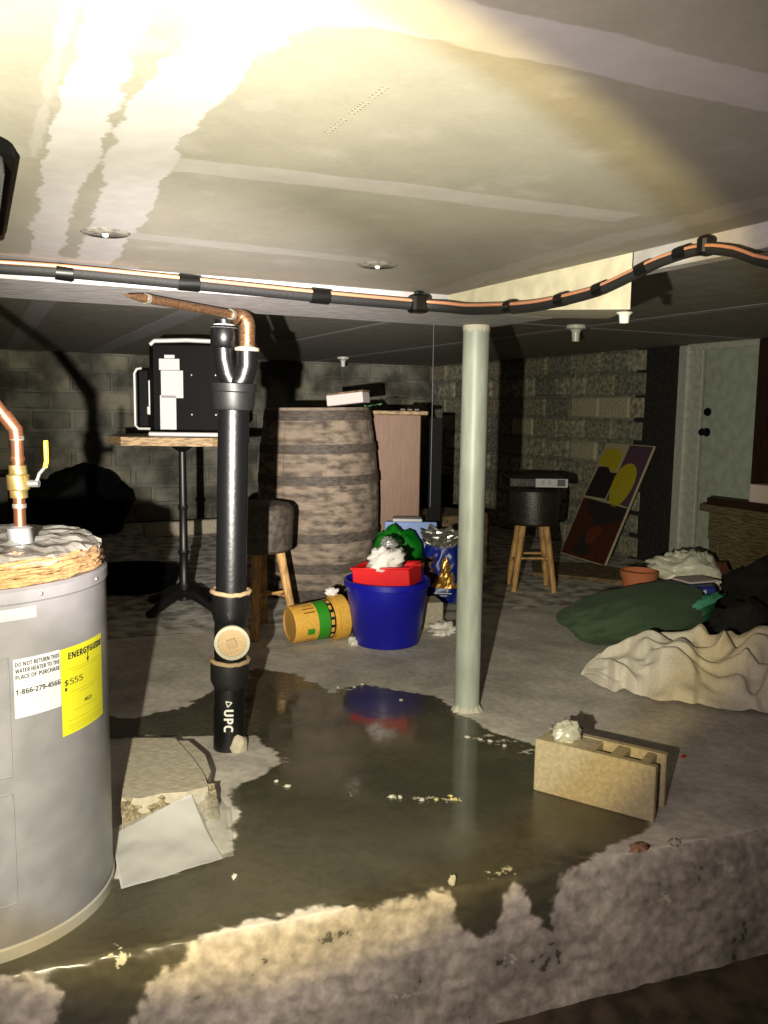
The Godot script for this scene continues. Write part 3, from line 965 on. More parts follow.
	# faded board stamp on the plasterboard paper
	var st := Shape.new()
	rng.seed = 44
	var z := -1.185
	while z < -0.985:
		var l := rng.randf_range(0.004, 0.011)
		if absf(z + 1.115) > 0.008 and absf(z + 1.04) > 0.006:
			for k in 2:
				var w := rng.randf_range(0.0015, 0.003)
				st.box(Vector3(0.469 + (k - 0.5) * 0.008, DROP - 0.0001, z + l / 2.0), Vector3(w, 0.0006, l * 0.8), 0.0001)
			st.box(Vector3(0.469, DROP - 0.0001, z + l * 0.4), Vector3(0.010, 0.0006, 0.0018), 0.0001)
		z += l + 0.003
	single("board_stamp", st, M.stamp, "faded line of printed lettering on the grey ceiling board", "stamp")


func curve_y(c: Curve3D, x: float) -> float:
	return c.get_closest_point(Vector3(x, 1.6, -2.545)).y


func closest(path: Array, z: float) -> int:
	var best := 1
	for i in range(1, path.size() - 1):
		if path[i].x > 1.35 and absf(path[i].z - z) < absf(path[best].z - z):
			best = i
	return best


# ---------------------------------------------------------------- water heater
func build_heater() -> void:
	var t := thing("water_heater", "squat grey electric water heater wrapped with tan insulation on top", "water heater", Vector3(-0.04, 0, -2.30))
	var r := 0.33
	put("body", Shape.new().lathe([Vector2(r, 0.034), Vector2(r, 0.815), Vector2(r + 0.004, 0.820), Vector2(r + 0.004, 0.845), Vector2(r - 0.004, 0.852), Vector2(0, 0.852)], 96), M.heater, t)
	put("base_ring", Shape.new().lathe([Vector2(0, 0), Vector2(r + 0.003, 0), Vector2(r + 0.004, 0.028), Vector2(r - 0.001, 0.034)], 96), M.heater_lip, t)
	put("base_seam", Shape.new().lathe([Vector2(r + 0.0012, 0.033), Vector2(r + 0.0012, 0.037)], 96), M.heater_line, t)
	for a in [30.0, 62.0, 95.0]:
		var s := Shape.new()
		s.lump(Vector3((r + 0.003) * cos(deg_to_rad(a)), 0.833, (r + 0.003) * sin(deg_to_rad(a))), 8, 6, func(d: Vector3): return d * 0.005)
		put("screw", s, M.steel, t)
	# three torn layers of glass-fibre batting with clear film over them
	var nz := noise(4.0, 4, 61)
	for k in 3:
		var lo := 0.853 + k * 0.018
		var b := Shape.new()
		b.sheet(120, 10, func(u: float, v: float):
			var a := -TAU * u
			var d := Vector3(cos(a), 0, sin(a))
			var bulge := sin(v * PI) * 0.010
			var e := nz.get_noise_3d(d.x * 0.9, lo * 9.0 + v * 0.5, d.z * 0.9)
			var rr := r - 0.012 + bulge * 0.7 + e * 0.016 - 0.004 * k
			return Vector3(d.x * rr, lo + v * (0.019 + 0.008 * e), d.z * rr))
		b.sheet(60, 6, func(u: float, v: float):
			var a := -TAU * u
			var rr := (r - 0.012 - 0.004 * k) * v
			var e := nz.get_noise_3d(cos(a) * v, lo * 5.0, sin(a) * v)
			return Vector3(cos(a) * rr, lo + 0.018 + e * 0.008, sin(a) * rr))
		put("insulation_batt", b, M.batting, t)
	var fm := Shape.new()
	var n2 := noise(3.0, 3, 62)
	fm.sheet(90, 16, func(u: float, v: float):
		var a := TAU * u
		var rr := (r - 0.012) * v + 0.004
		var e := n2.get_noise_2d(cos(a) * v * 0.8, sin(a) * v * 0.8)
		var e2 := n2.get_noise_2d(cos(a) * 3.0, sin(a) * 3.0)
		var drop := 0.0 if v < 0.93 else (v - 0.93) / 0.07 * (0.014 + 0.016 * e2)
		return Vector3(cos(a) * rr, 0.917 + e * 0.020 - drop, sin(a) * rr), null, false)
	put("plastic_film", fm, M.film, t)
	# supply pipe with ball valve
	var nut := Shape.new()
	nut.xf.origin = Vector3(0.128, 0, 0.05)
	nut.lathe([Vector2(0, 0.905), Vector2(0.030, 0.905), Vector2(0.030, 0.950), Vector2(0.020, 0.956), Vector2(0, 0.956)], 6)
	put("union_nut", nut, plain(Color(0.55, 0.55, 0.56), 0.4, 0.3), t)
	var px := 0.128
	var pz := 0.05
	var pipe := put("supply_pipe", Shape.new().tube([Vector3(px, 0.90, pz), Vector3(px, 1.16, pz), Vector3(px - 0.002, 1.190, pz), Vector3(px - 0.014, 1.208, pz - 0.004), Vector3(px - 0.060, 1.275, pz - 0.012), Vector3(px - 0.30, 1.60, pz - 0.05), Vector3(px - 0.31, 1.66, pz - 0.05)], 0.0142, 18), M.copper, t)
	for q in [[1.0, 0.004], [1.165, 0.004], [1.115, 0.003]]:
		put("solder_ring", Shape.new().tube([Vector3(px, q[0], pz), Vector3(px, q[0] + 0.010, pz)], 0.0165, 18), M.copper if q[0] > 1.11 and q[0] < 1.13 else M.solder, pipe)
	put("elbow", Shape.new().tube([Vector3(px - 0.001, 1.168, pz), Vector3(px - 0.002, 1.190, pz), Vector3(px - 0.014, 1.208, pz - 0.004), Vector3(px - 0.026, 1.226, pz - 0.007)], 0.0172, 18), M.copper, pipe)
	var valve := Shape.new()
	valve.xf.origin = Vector3(px, 0, pz)
	valve.lathe([Vector2(0.016, 1.025), Vector2(0.021, 1.025), Vector2(0.021, 1.042), Vector2(0.026, 1.046), Vector2(0.027, 1.080), Vector2(0.021, 1.084), Vector2(0.021, 1.104), Vector2(0.016, 1.105)], 8)
	var vb := put("ball_valve", valve, M.brass, t)
	put("stem", Shape.new().tube([Vector3(px, 1.060, pz) + RIGHT * 0.02, Vector3(px, 1.060, pz) + RIGHT * 0.05], 0.009, 12), M.steel, vb)
	var lever := [Vector3(px, 1.058, pz) + RIGHT * 0.042, Vector3(px, 1.085, pz) + RIGHT * 0.052, Vector3(px, 1.100, pz) + RIGHT * 0.066, Vector3(px, 1.115, pz) + RIGHT * 0.070, Vector3(px, 1.165, pz) + RIGHT * 0.070]
	put("lever_shank", Shape.new().tube(lever.slice(0, 3), 0.0045, 10), M.steel, vb)
	put("lever_grip", Shape.new().tube(lever.slice(2), 0.0055, 10), plain(Color(0.82, 0.70, 0.12), 0.4), vb)
	# second pipe, beyond the frame, whose shadow crosses the back wall
	put("outlet_pipe", Shape.new().tube([Vector3(-0.13, 0.92, -0.02), Vector3(-0.13, 1.28, -0.02), Vector3(-0.15, 1.36, -0.02), Vector3(-0.21, 1.45, -0.03), Vector3(-0.21, 1.66, -0.03)], 0.0142, 14), M.copper, t)
	# pressed access panels
	for q in [[0.43, 0.70], [0.13, 0.39]]:
		var ring := []
		for p in [[76.5, 0.02, 0], [75.2, 0.035, 0], [75.2, -0.035, 1], [76.5, -0.02, 1], [102.0, -0.02, 1], [103.3, -0.035, 1], [103.3, 0.035, 0], [102.0, 0.02, 0]]:
			pass
		var a0 := deg_to_rad(75.5)
		var a1 := deg_to_rad(104.0)
		var lp := []
		for k in 41:
			var f := float(k) / 40.0 * 4.0
			var sidei := int(f) % 4
			var g := f - int(f)
			var ang := a0
			var yy: float = q[0]
			if sidei == 0:
				yy = lerpf(q[0], q[1], g)
			elif sidei == 1:
				ang = lerpf(a0, a1, g); yy = q[1]
			elif sidei == 2:
				ang = a1; yy = lerpf(q[1], q[0], g)
			else:
				ang = lerpf(a1, a0, g); yy = q[0]
			lp.append(Vector3((r - 0.0005) * cos(ang), yy, (r - 0.0005) * sin(ang)))
		put("access_panel", Shape.new().tube(lp, 0.0022, 6), M.heater, t)
	# stickers
	put("tape_strip", curved_patch(r, deg_to_rad(64.0), deg_to_rad(100.0), 0.782, 0.808), plain(Color(0.56, 0.54, 0.555), 0.45), t)
	var wl := put("notice_label", curved_patch(r, deg_to_rad(54.3), deg_to_rad(73.7), 0.560, 0.694), M.paper, t)
	var mid := deg_to_rad(64.0)
	var i := 0
	for s in ["DO NOT RETURN THIS", "WATER HEATER TO THE", "PLACE OF PURCHASE"]:
		wrapped("lettering", s, M.label_ink, wl, r + 0.0022, mid, 0.682 - i * 0.0145, 0.106, 0.0098)
		i += 1
	wrapped("lettering", "1-866-279-4566", M.label_ink, wl, r + 0.0022, mid, 0.619, 0.108, 0.0125)
	for q in [[0.640, 0.090], [0.634, 0.086], [0.604, 0.075], [0.598, 0.09], [0.592, 0.07]]:
		var ww: float = q[1] / r / 2.0
		put("fine_print", curved_patch(r, mid - ww, mid + ww, q[0] - 0.0008, q[0] + 0.0008, 0.0018), M.grey_ink, wl)
	var yl := put("energy_label", curved_patch(r, deg_to_rad(25.2), deg_to_rad(54.1), 0.484, 0.692), M.yellow_label, t)
	var ym := deg_to_rad(39.6)
	wrapped("lettering", "ENERGYGUIDE", M.ink, yl, r + 0.0022, ym - 0.02, 0.672, 0.138, 0.0155)
	var arrow := Shape.new()
	for k in 1:
		arrow.sheet(2, 1, func(u: float, v: float):
			var a := ym - 0.02 + lerpf(-0.004, 0.004, u)
			return Vector3((r + 0.0020) * cos(a), lerpf(0.650, 0.664, v), (r + 0.0020) * sin(a)))
		arrow.sheet(2, 2, func(u: float, v: float):
			var a := ym - 0.02 + lerpf(-0.015, 0.015, u) * v
			return Vector3((r + 0.0020) * cos(a), lerpf(0.640, 0.653, v), (r + 0.0020) * sin(a)))
	put("arrow", arrow, M.ink, yl)
	wrapped("lettering", "$555", M.ink, yl, r + 0.0022, deg_to_rad(47.5), 0.610, 0.060, 0.016, false)
	wrapped("lettering", "4622", M.ink, yl, r + 0.0022, deg_to_rad(39.0), 0.552, 0.030, 0.0085, false)
	wrapped("marker", "▾", M.ink, yl, r + 0.0022, deg_to_rad(52.0), 0.595, 0.006, 0.008)
	for q in [[0.640, 0.13], [0.634, 0.10], [0.585, 0.12], [0.578, 0.06], [0.538, 0.09], [0.516, 0.13], [0.505, 0.14], [0.499, 0.14], [0.493, 0.12]]:
		var ww: float = q[1] / r / 2.0
		put("fine_print", curved_patch(r, ym - ww, ym + ww, q[0] - 0.0008, q[0] + 0.0008, 0.0018), M.olive_ink, yl)


# ---------------------------------------------------------------- drain stack
func build_drain() -> void:
	var t := thing("drain_stack", "black plastic drain stack with pale round cleanout plug standing in the slab", "drain pipe", Vector3(0.80, 0, -2.975))
	t.rotation.x = 0.022   # leans a little towards the step
	t.rotation.z = -0.016
	put("lower_pipe", Shape.new().lathe([Vector2(0.0, -0.01), Vector2(0.057, -0.01), Vector2(0.057, 0.26)], 36), M.abs, t)
	put("hub", Shape.new().lathe([Vector2(0.057, 0.235), Vector2(0.063, 0.245), Vector2(0.070, 0.262), Vector2(0.071, 0.330), Vector2(0.058, 0.334)], 36), M.abs_dull, t)
	put("cleanout_tee", Shape.new().lathe([Vector2(0.056, 0.33), Vector2(0.058, 0.345), Vector2(0.058, 0.48), Vector2(0.060, 0.49)], 36), M.abs, t)
	put("hub", Shape.new().lathe([Vector2(0.058, 0.478), Vector2(0.062, 0.490), Vector2(0.068, 0.515), Vector2(0.069, 0.588), Vector2(0.054, 0.592)], 36), M.abs, t)
	for y in [0.336, 0.592]:
		var ringp := []
		var nz := noise(3.0, 3, 71)
		for k in 33:
			var a := TAU * k / 32
			ringp.append(Vector3(cos(a) * 0.068, y + nz.get_noise_2d(cos(a), sin(a)) * 0.006, sin(a) * 0.068))
		put("sealant_bead", Shape.new().tube(ringp, 0.0085, 8, false), M.sealant, t)
	put("main_pipe", Shape.new().lathe([Vector2(0.0545, 0.585), Vector2(0.0545, 1.26)], 40), M.abs, t)
	put("reducer", Shape.new().lathe([Vector2(0.0545, 1.243), Vector2(0.068, 1.246), Vector2(0.073, 1.262), Vector2(0.074, 1.305), Vector2(0.078, 1.309), Vector2(0.078, 1.335), Vector2(0.070, 1.338), Vector2(0.0, 1.338)], 40), M.abs_dull, t)
	# cleanout facing the camera, turned a little to the right
	var face := Transform3D(Basis(Vector3.UP, -YAW + 0.12) * Basis(Vector3.RIGHT, PI / 2), Vector3(0.012, 0.425, 0))
	var co := Shape.new()
	co.xf = face
	co.lathe([Vector2(0.058, 0.0), Vector2(0.058, 0.085), Vector2(0.0, 0.085)], 32)
	put("cleanout_collar", co, M.abs, t)
	var pr := Shape.new()
	pr.xf = face
	pr.lathe([Vector2(0.048, 0.085), Vector2(0.0625, 0.085), Vector2(0.0625, 0.098), Vector2(0.050, 0.100), Vector2(0.048, 0.094)], 36)
	var plug := put("cleanout_plug", pr, M.plug_ring, t)
	var pd := Shape.new()
	pd.xf = face
	pd.lathe([Vector2(0.050, 0.090), Vector2(0.050, 0.095), Vector2(0.0, 0.097)], 32)
	put("plug_face", pd, M.plug, plug)
	var sq := Shape.new()
	sq.xf = face * Transform3D(Basis(Vector3.UP, 0.35), Vector3(0, 0.100, 0))
	sq.box(Vector3.ZERO, Vector3(0.032, 0.010, 0.032), 0.002)
	put("square_lug", sq, M.sealant, plug)
	# twin upper branches
	put("branch", Shape.new().tube([Vector3(-0.005, 1.33, 0), Vector3(-0.022, 1.37, -0.005), Vector3(-0.034, 1.42, -0.005), Vector3(-0.036, 1.46, -0.005)], 0.036, 24), M.abs, t)
	put("branch_cap", Shape.new().tube([Vector3(-0.036, 1.455, -0.005), Vector3(-0.036, 1.465, -0.005), Vector3(-0.036, 1.525, -0.005), Vector3(-0.036, 1.532, -0.005)], [0.036, 0.047, 0.047, 0.040], 24), M.abs, t)
	put("primer_ring", Shape.new().tube([Vector3(-0.036, 1.524, -0.005), Vector3(-0.036, 1.536, -0.005)], [0.0475, 0.036], 24), M.white_ink, t)
	put("branch_stub", Shape.new().tube([Vector3(-0.036, 1.53, -0.005), Vector3(-0.036, 1.552, -0.005)], 0.032, 20), M.abs, t)
	put("branch", Shape.new().tube([Vector3(0.010, 1.33, 0.01), Vector3(0.028, 1.36, 0.020), Vector3(0.036, 1.40, 0.028), Vector3(0.036, 1.455, 0.030)], 0.039, 24), M.abs, t)
	put("primer_ring", Shape.new().tube([Vector3(0.036, 1.448, 0.030), Vector3(0.036, 1.458, 0.030), Vector3(0.036, 1.464, 0.030)], [0.041, 0.044, 0.028], 24), M.plug_ring, t)
	var el := []
	for k in 13:
		var a := PI / 2 * k / 12
		el.append(Vector3(0.036 - 0.028 + cos(a) * 0.028, 1.530 + sin(a) * 0.033, 0.030))
	put("copper_elbow", Shape.new().tube([Vector3(0.036, 1.455, 0.030)] + el + [Vector3(-0.008, 1.563, 0.033)], 0.0275, 20), M.old_copper, t)
	var stub := put("copper_stub", Shape.new().tube([Vector3(0.010, 1.565, 0.035), Vector3(-0.06, 1.568, 0.075), Vector3(-0.34, 1.571, 0.285)], 0.0135, 14), M.old_copper, t)
	put("solder_ring", Shape.new().tube([Vector3(-0.022, 1.566, 0.050), Vector3(-0.034, 1.567, 0.060)], 0.018, 14), M.solder, stub)
	put("solder_ring", Shape.new().tube([Vector3(-0.345, 1.571, 0.289), Vector3(-0.357, 1.571, 0.297)], 0.0155, 14), M.solder, stub)
	put("pinched_end", Shape.new().tube([Vector3(-0.338, 1.571, 0.283), Vector3(-0.375, 1.571, 0.313), Vector3(-0.425, 1.571, 0.345)], [0.0145, 0.012, 0.002], 10), M.old_copper, stub)
	# printed mark, reading upwards
	var mark := put("lettering", letters("UPC", 0.034), M.white_ink, t)
	mark.transform = Transform3D(Basis(Vector3.UP, -YAW + 0.12) * Basis(Vector3.BACK, -PI / 2), (Vector3(-FORWARD.x, 0, -FORWARD.z).rotated(Vector3.UP, 0.12)) * 0.0578 + Vector3(0.0, 0.125, 0))
	var em := Shape.new()
	for k in 3:
		var a := TAU * k / 3 + 0.3
		var b := a + TAU / 3.0
		em.tube([Vector3(cos(a), sin(a), 0) * 0.013, Vector3(cos(b), sin(b), 0) * 0.013], 0.0022, 6)
	var mk := put("printed_triangle", em, M.white_ink, t)
	mk.transform = Transform3D(Basis(Vector3.UP, -YAW + 0.12), (Vector3(-FORWARD.x, 0, -FORWARD.z).rotated(Vector3.UP, 0.12)) * 0.0575 + Vector3(0.0, 0.188, 0))
	var dab := Shape.new()
	var dn := noise(30.0, 3, 72)
	dab.lump(Vector3(0.022, 0.022, 0.052), 16, 10, func(d: Vector3): return Vector3(d.x * 0.032, d.y * 0.045, d.z * 0.018) * (1.0 + dn.get_noise_3dv(d * 0.03) * 0.35))
	put("mortar_dab", dab, M.slab, t)


func build_column() -> void:
	var t := thing("steel_column", "round steel support column painted pale grey-green under the beam corner", "column", Vector3(1.825, 0, -2.975))
	put("shaft", Shape.new().lathe([Vector2(0.053, 0.0), Vector2(0.053, BEAM - 0.012)], 44), M.pole_paint, t)
	var fl := Shape.new()
	var n := noise(3.0, 4, 75)
	fl.sheet(48, 6, func(u: float, v: float):
		var a := -TAU * u
		var e := n.get_noise_2d(cos(a) * 2.0, sin(a) * 2.0)
		return Vector3(cos(a) * (0.0535 + (1.0 - v) * (0.014 + e * 0.02)), 0.001 + v * (0.018 + e * 0.022), sin(a) * (0.0535 + (1.0 - v) * (0.014 + e * 0.02))))
	put("mortar_collar", fl, M.plaster, t)
	var cr := Shape.new()
	cr.sheet(48, 3, func(u: float, v: float):
		var a := -TAU * u
		var e := n.get_noise_2d(cos(a) * 4.0 + 7.0, sin(a) * 4.0)
		return Vector3(cos(a) * 0.0545, BEAM - 0.001 - (1.0 - v) * (0.022 + e * 0.02), sin(a) * 0.0545), null, false)
	put("paint_collar", cr, M.plaster, t)


# ---------------------------------------------------------------- furniture at the back
func make_stool(label: String, at: Vector3, turn: float, seat: Material, top := 0.735) -> Node3D:
	var t := thing("bar_stool", label, "stool", at, turn)
	var s := Shape.new()
	s.lathe([Vector2(0, top - 0.27), Vector2(0.165, top - 0.27), Vector2(0.180, top - 0.255), Vector2(0.190, top - 0.06), Vector2(0.186, top - 0.03), Vector2(0.165, top - 0.008), Vector2(0.12, top), Vector2(0, top)], 36)
	put("seat", s, seat, t)
	var y := top - 0.272
	for k in 4:
		var a := PI / 4 + TAU * k / 4
		var d := Vector3(cos(a), 0, sin(a))
		put("leg", Shape.new().tube([d * 0.20, d * 0.115 + Vector3.UP * y], [0.021, 0.025], 14), M.pine, t)
	for k in 4:
		var a := PI / 4 + TAU * k / 4
		var b := a + TAU / 4
		var h := 0.20 if k % 2 else 0.235
		var r := lerpf(0.20, 0.115, h / y)
		put("rung", Shape.new().tube([Vector3(cos(a) * r, h, sin(a) * r), Vector3(cos(b) * r, h, sin(b) * r)], 0.0085, 10), M.pine, t)
	return t


func build_furniture() -> void:
	# bar table with the oven
	var t := thing("pedestal_table", "tall wooden table with clipped corners on a black iron pedestal", "table", Vector3(1.13, 0, -5.22), -YAW)
	var oct := PackedVector2Array([Vector2(-0.26, 0.37), Vector2(0.26, 0.37), Vector2(0.37, 0.26), Vector2(0.37, -0.26), Vector2(0.26, -0.37), Vector2(-0.26, -0.37), Vector2(-0.42, -0.26), Vector2(-0.42, 0.10)])
	put("table_top", Shape.new().prism(oct, 1.030, 1.078), M.oak_edge, t)
	put("column", Shape.new().lathe([Vector2(0.045, 0.06), Vector2(0.05, 0.14), Vector2(0.03, 0.17), Vector2(0.026, 0.34), Vector2(0.036, 0.36), Vector2(0.026, 0.38), Vector2(0.024, 0.62), Vector2(0.033, 0.64), Vector2(0.024, 0.66), Vector2(0.022, 0.98), Vector2(0.05, 1.0), Vector2(0.09, 1.028), Vector2(0, 1.028)], 24), M.iron, t)
	for k in 4:
		var a := TAU * k / 4 + 0.55
		var d := Vector3(cos(a), 0, sin(a))
		put("foot", Shape.new().tube([d * 0.02 + Vector3.UP * 0.11, d * 0.10 + Vector3.UP * 0.10, d * 0.20 + Vector3.UP * 0.055, d * 0.27 + Vector3.UP * 0.026, d * 0.30 + Vector3.UP * 0.022], [0.04, 0.038, 0.028, 0.026, 0.022], 12), M.iron, t)
	var o := thing("toaster_oven", "black boxy oven turned on end with white stickers standing on the tall table", "oven", Vector3(1.16, 1.078, -5.13), -YAW)
	put("body", Shape.new().box(Vector3(0.0, 0.285, -0.12), Vector3(0.46, 0.53, 0.36), 0.03), M.black, o)
	put("back_panel", Shape.new().box(Vector3(0.01, 0.285, 0.07), Vector3(0.42, 0.50, 0.02), 0.006), M.rubber, o)
	var tr := Shape.new()
	tr.tube([Vector3(-0.215, 0.535, 0.06), Vector3(-0.19, 0.556, 0.06), Vector3(0.0, 0.562, 0.06), Vector3(0.20, 0.556, 0.06), Vector3(0.225, 0.535, 0.06)], 0.013, 10)
	put("top_trim", tr, M.silver, o)
	put("bottom_trim", Shape.new().box(Vector3(0.0, 0.012, 0.06), Vector3(0.46, 0.024, 0.05), 0.006), M.silver, o)
	put("side_trim", Shape.new().box(Vector3(0.195, 0.085, 0.083), Vector3(0.026, 0.12, 0.006), 0.002), M.silver, o)
	put("handle", Shape.new().tube([Vector3(-0.245, 0.040, -0.02), Vector3(-0.315, 0.040, -0.02), Vector3(-0.335, 0.06, -0.02), Vector3(-0.335, 0.37, -0.02), Vector3(-0.32, 0.395, -0.02), Vector3(-0.29, 0.40, -0.02)], 0.008, 10), M.silver, o)
	put("side_handle", Shape.new().box(Vector3(-0.285, 0.22, -0.08), Vector3(0.09, 0.37, 0.10), 0.02), M.black, o)
	put("latch", Shape.new().box(Vector3(-0.245, 0.23, -0.02), Vector3(0.012, 0.20, 0.02), 0.003), M.silver, o)
	put("latch_knob", Shape.new().box(Vector3(-0.245, 0.15, -0.008), Vector3(0.024, 0.05, 0.03), 0.005), M.silver, o)
	for q in [[-0.098, 0.465, 0.06, 0.02], [-0.10, 0.42, 0.12, 0.065], [-0.085, 0.305, 0.13, 0.16], [-0.11, 0.14, 0.095, 0.20]]:
		put("sticker", Shape.new().box(Vector3(q[0], q[1], 0.081), Vector3(q[2], q[3], 0.002), 0.0005), M.paper, o)
	for q in [[0.03, 0.36], [0.17, 0.36], [0.03, 0.13], [0.17, 0.13]]:
		var sc := Shape.new()
		sc.lump(Vector3(q[0], q[1], 0.080), 10, 6, func(d: Vector3): return d * 0.008)
		put("screw", sc, M.steel, o)

	make_stool("bar stool with worn grey-brown seat half hidden by the drain stack", Vector3(1.40, 0, -4.52), 0.35, M.worn_leather, 0.735)
	make_stool("bar stool with black seat and pine legs by the block wall", Vector3(3.53, 0, -4.93), -YAW, M.leather, 0.735)
	var bx := thing("flat_box", "flat dark box with white sticker lying on the bar stool", "box", Vector3(3.53, 0.736, -4.93), -YAW)
	put("carton", Shape.new().box(Vector3(0, 0.035, 0.0), Vector3(0.40, 0.07, 0.36), 0.01), M.leather, bx)
	put("sticker", Shape.new().box(Vector3(0.09, 0.034, 0.182), Vector3(0.22, 0.058, 0.002), 0.0005), M.paper, bx)
	put("picture", Shape.new().box(Vector3(0.155, 0.036, 0.1838), Vector3(0.055, 0.045, 0.0008), 0.0002), M.dark_ink, bx)
	for x in [0.01, 0.055]:
		put("print", Shape.new().box(Vector3(x + 0.02, 0.036, 0.1838), Vector3(0.022, 0.03, 0.0008), 0.0002), M.grey_ink, bx)

	build_barrel()
	# cupboard and what stands round it
	var cb := thing("cupboard", "narrow brown wooden cupboard standing behind the barrel", "cupboard", Vector3(2.74, 0, -5.66), -YAW)
	put("body", Shape.new().box(Vector3(0, 0.61, 0), Vector3(0.46, 1.22, 0.34), 0.006), M.brown_panel, cb)
	put("top", Shape.new().box(Vector3(0.01, 1.232, 0.0), Vector3(0.54, 0.028, 0.40), 0.006), M.oak_edge, cb)
	var tl := Shape.new()
	for k in 3:
		tl.box(Vector3(0.10 + k * 0.05, 1.255, 0.05), Vector3(0.04, 0.018, 0.16), 0.004)
	single("wood_offcut", tl, M.dark_wood, "small dark wood offcut lying on top of the brown cupboard", "wood", Vector3(2.74, 0, -5.66), -YAW)
	single("leaning_panel", Shape.new().box(Vector3(0, 0.60, 0), Vector3(0.10, 1.20, 0.03), 0.004), M.rubber, "dark upright panel standing against the brown cupboard", "panel", Vector3(3.06, 0, -5.52), -YAW)
	var cbx := thing("cardboard_box", "brown cardboard box on the floor behind the foil snack bag", "box", Vector3(3.35, 0, -6.05), 0.2)
	put("carton", Shape.new().box(Vector3(0, 0.21, 0), Vector3(0.75, 0.42, 0.55), 0.006), M.cardboard, cbx)
	put("flap", Shape.new().box(Vector3(0, 0.425, 0.20), Vector3(0.74, 0.006, 0.18), 0.001), M.cardboard, cbx)
	single("tarpaulin_heap", crumple(Vector3(0.52, 0.46, 0.30), 111, 0.3, 0.8, 40), M.rubber, "heap of black tarpaulin against the back wall behind the tall table", "tarpaulin", Vector3(0.88, 0.25, -8.75), 0.05)
	single("storage_trunk", Shape.new().box(Vector3(0, 0.32, 0), Vector3(0.8, 0.64, 0.5), 0.03), M.dark_wood, "dark brown wooden trunk against the back wall behind the heater", "trunk", Vector3(-0.14, 0, -8.5), 0.0)
	single("storage_trunk", Shape.new().box(Vector3(0, 0.26, 0), Vector3(1.9, 0.52, 0.6), 0.03), M.rubber, "long low black trunk in the far corner of the block walls", "trunk", Vector3(4.0, 0, -8.8), 0.0)
	single("pale_plank", Shape.new().box(Vector3(0, 0.07, 0), Vector3(1.15, 0.14, 0.10), 0.01), M.slab, "pale timber lying along the foot of the back wall", "timber", Vector3(1.98, 0, -8.35), 0.15)
	var basin := Shape.new()
	basin.lathe([Vector2(0, 0.0), Vector2(0.27, 0.0), Vector2(0.30, 0.02), Vector2(0.34, 0.11), Vector2(0.355, 0.115), Vector2(0.355, 0.125), Vector2(0.33, 0.12), Vector2(0.29, 0.03), Vector2(0, 0.02)], 40)
	single("rubber_basin", basin, M.rubber, "round black rubber basin on the floor behind the tall table foot", "basin", Vector3(0.93, 0, -6.0))


func build_barrel() -> void:
	var t := thing("wooden_barrel", "weathered brown wooden barrel with iron hoops standing upright", "barrel", Vector3(2.09, 0, -5.36))
	t.rotation.z = 0.02
	var hgt := 1.262
	var prof := func(y: float) -> float:
		var k := y / hgt * 2.0 - 1.0
		return 0.405 - 0.060 * k * k
	var n := 26
	var meshes := []
	for k in 3:
		var s := Shape.new()
		var w := TAU / n
		s.sheet(3, 14, func(u: float, v: float):
			var a := -(u - 0.5) * w * 0.995
			var y: float = v * hgt
			var r: float = prof.call(y) + 0.0015 * k - (0.0025 if u < 0.01 or u > 0.99 else 0.0)
			return Vector3(cos(a) * r, y, sin(a) * r))
		s.sheet(1, 1, func(u: float, v: float):
			var a := -(u - 0.5) * w * 0.995
			var r: float = prof.call(hgt) - v * 0.026
			return Vector3(cos(a) * r, hgt, sin(a) * r))
		s.sheet(1, 6, func(u: float, v: float):
			var a := (u - 0.5) * w * 0.97
			var y: float = v * hgt
			var r: float = prof.call(y) - 0.026
			return Vector3(cos(a) * r, y, sin(a) * r))
		meshes.append(s.mesh())
	for k in n:
		var st := put("stave", meshes[rng.randi() % 3], M.barrel, t)
		st.rotation.y = TAU * k / n
	for h in [[0.02, 0.07], [0.20, 0.06], [0.40, 0.06], [0.77, 0.06], [0.97, 0.06], [1.18, 0.065]]:
		var y0: float = h[0]
		var y1: float = h[0] + h[1]
		put("hoop", Shape.new().lathe([Vector2(prof.call(y0) + 0.002, y0), Vector2(prof.call(y0) + 0.006, y0), Vector2(prof.call(y1) + 0.006, y1), Vector2(prof.call(y1) + 0.002, y1)], 52), M.hoop, t)
	put("head", Shape.new().lathe([Vector2(0.33, 1.21), Vector2(0.0, 1.21)], 40), M.barrel, t)
	var bk := thing("small_box", "small pale box lying tilted on the barrel top", "box", Vector3(2.25, 1.262, -5.26), -YAW - 0.25)
	var bs := put("carton", Shape.new().box(Vector3(0, 0.045, 0), Vector3(0.25, 0.07, 0.17), 0.004), M.pink_paper, bk)
	bs.rotation.z = 0.12
	bs.position.y = 0.012
	var ld := put("lid", Shape.new().box(Vector3(0, 0.086, -0.01), Vector3(0.26, 0.012, 0.17), 0.002), M.cardboard, bk)
	ld.rotation.z = 0.12
	ld.position.y = 0.012
	var scrap := Shape.new()
	var n2 := noise(40.0, 3, 77)
	scrap.sheet(8, 3, func(u: float, v: float): return Vector3(u * 0.12 - 0.06, 0.01 + 0.012 * n2.get_noise_2d(u * 0.3, v * 0.3) + 0.02 * u, (v - 0.5) * 0.04), null, false)
	single("green_scrap", scrap, plain(Color(0.42, 0.62, 0.40), 0.7), "little scrap of green ribbon beside the pale box on the barrel", "ribbon", Vector3(2.40, 1.262, -5.20), -YAW)


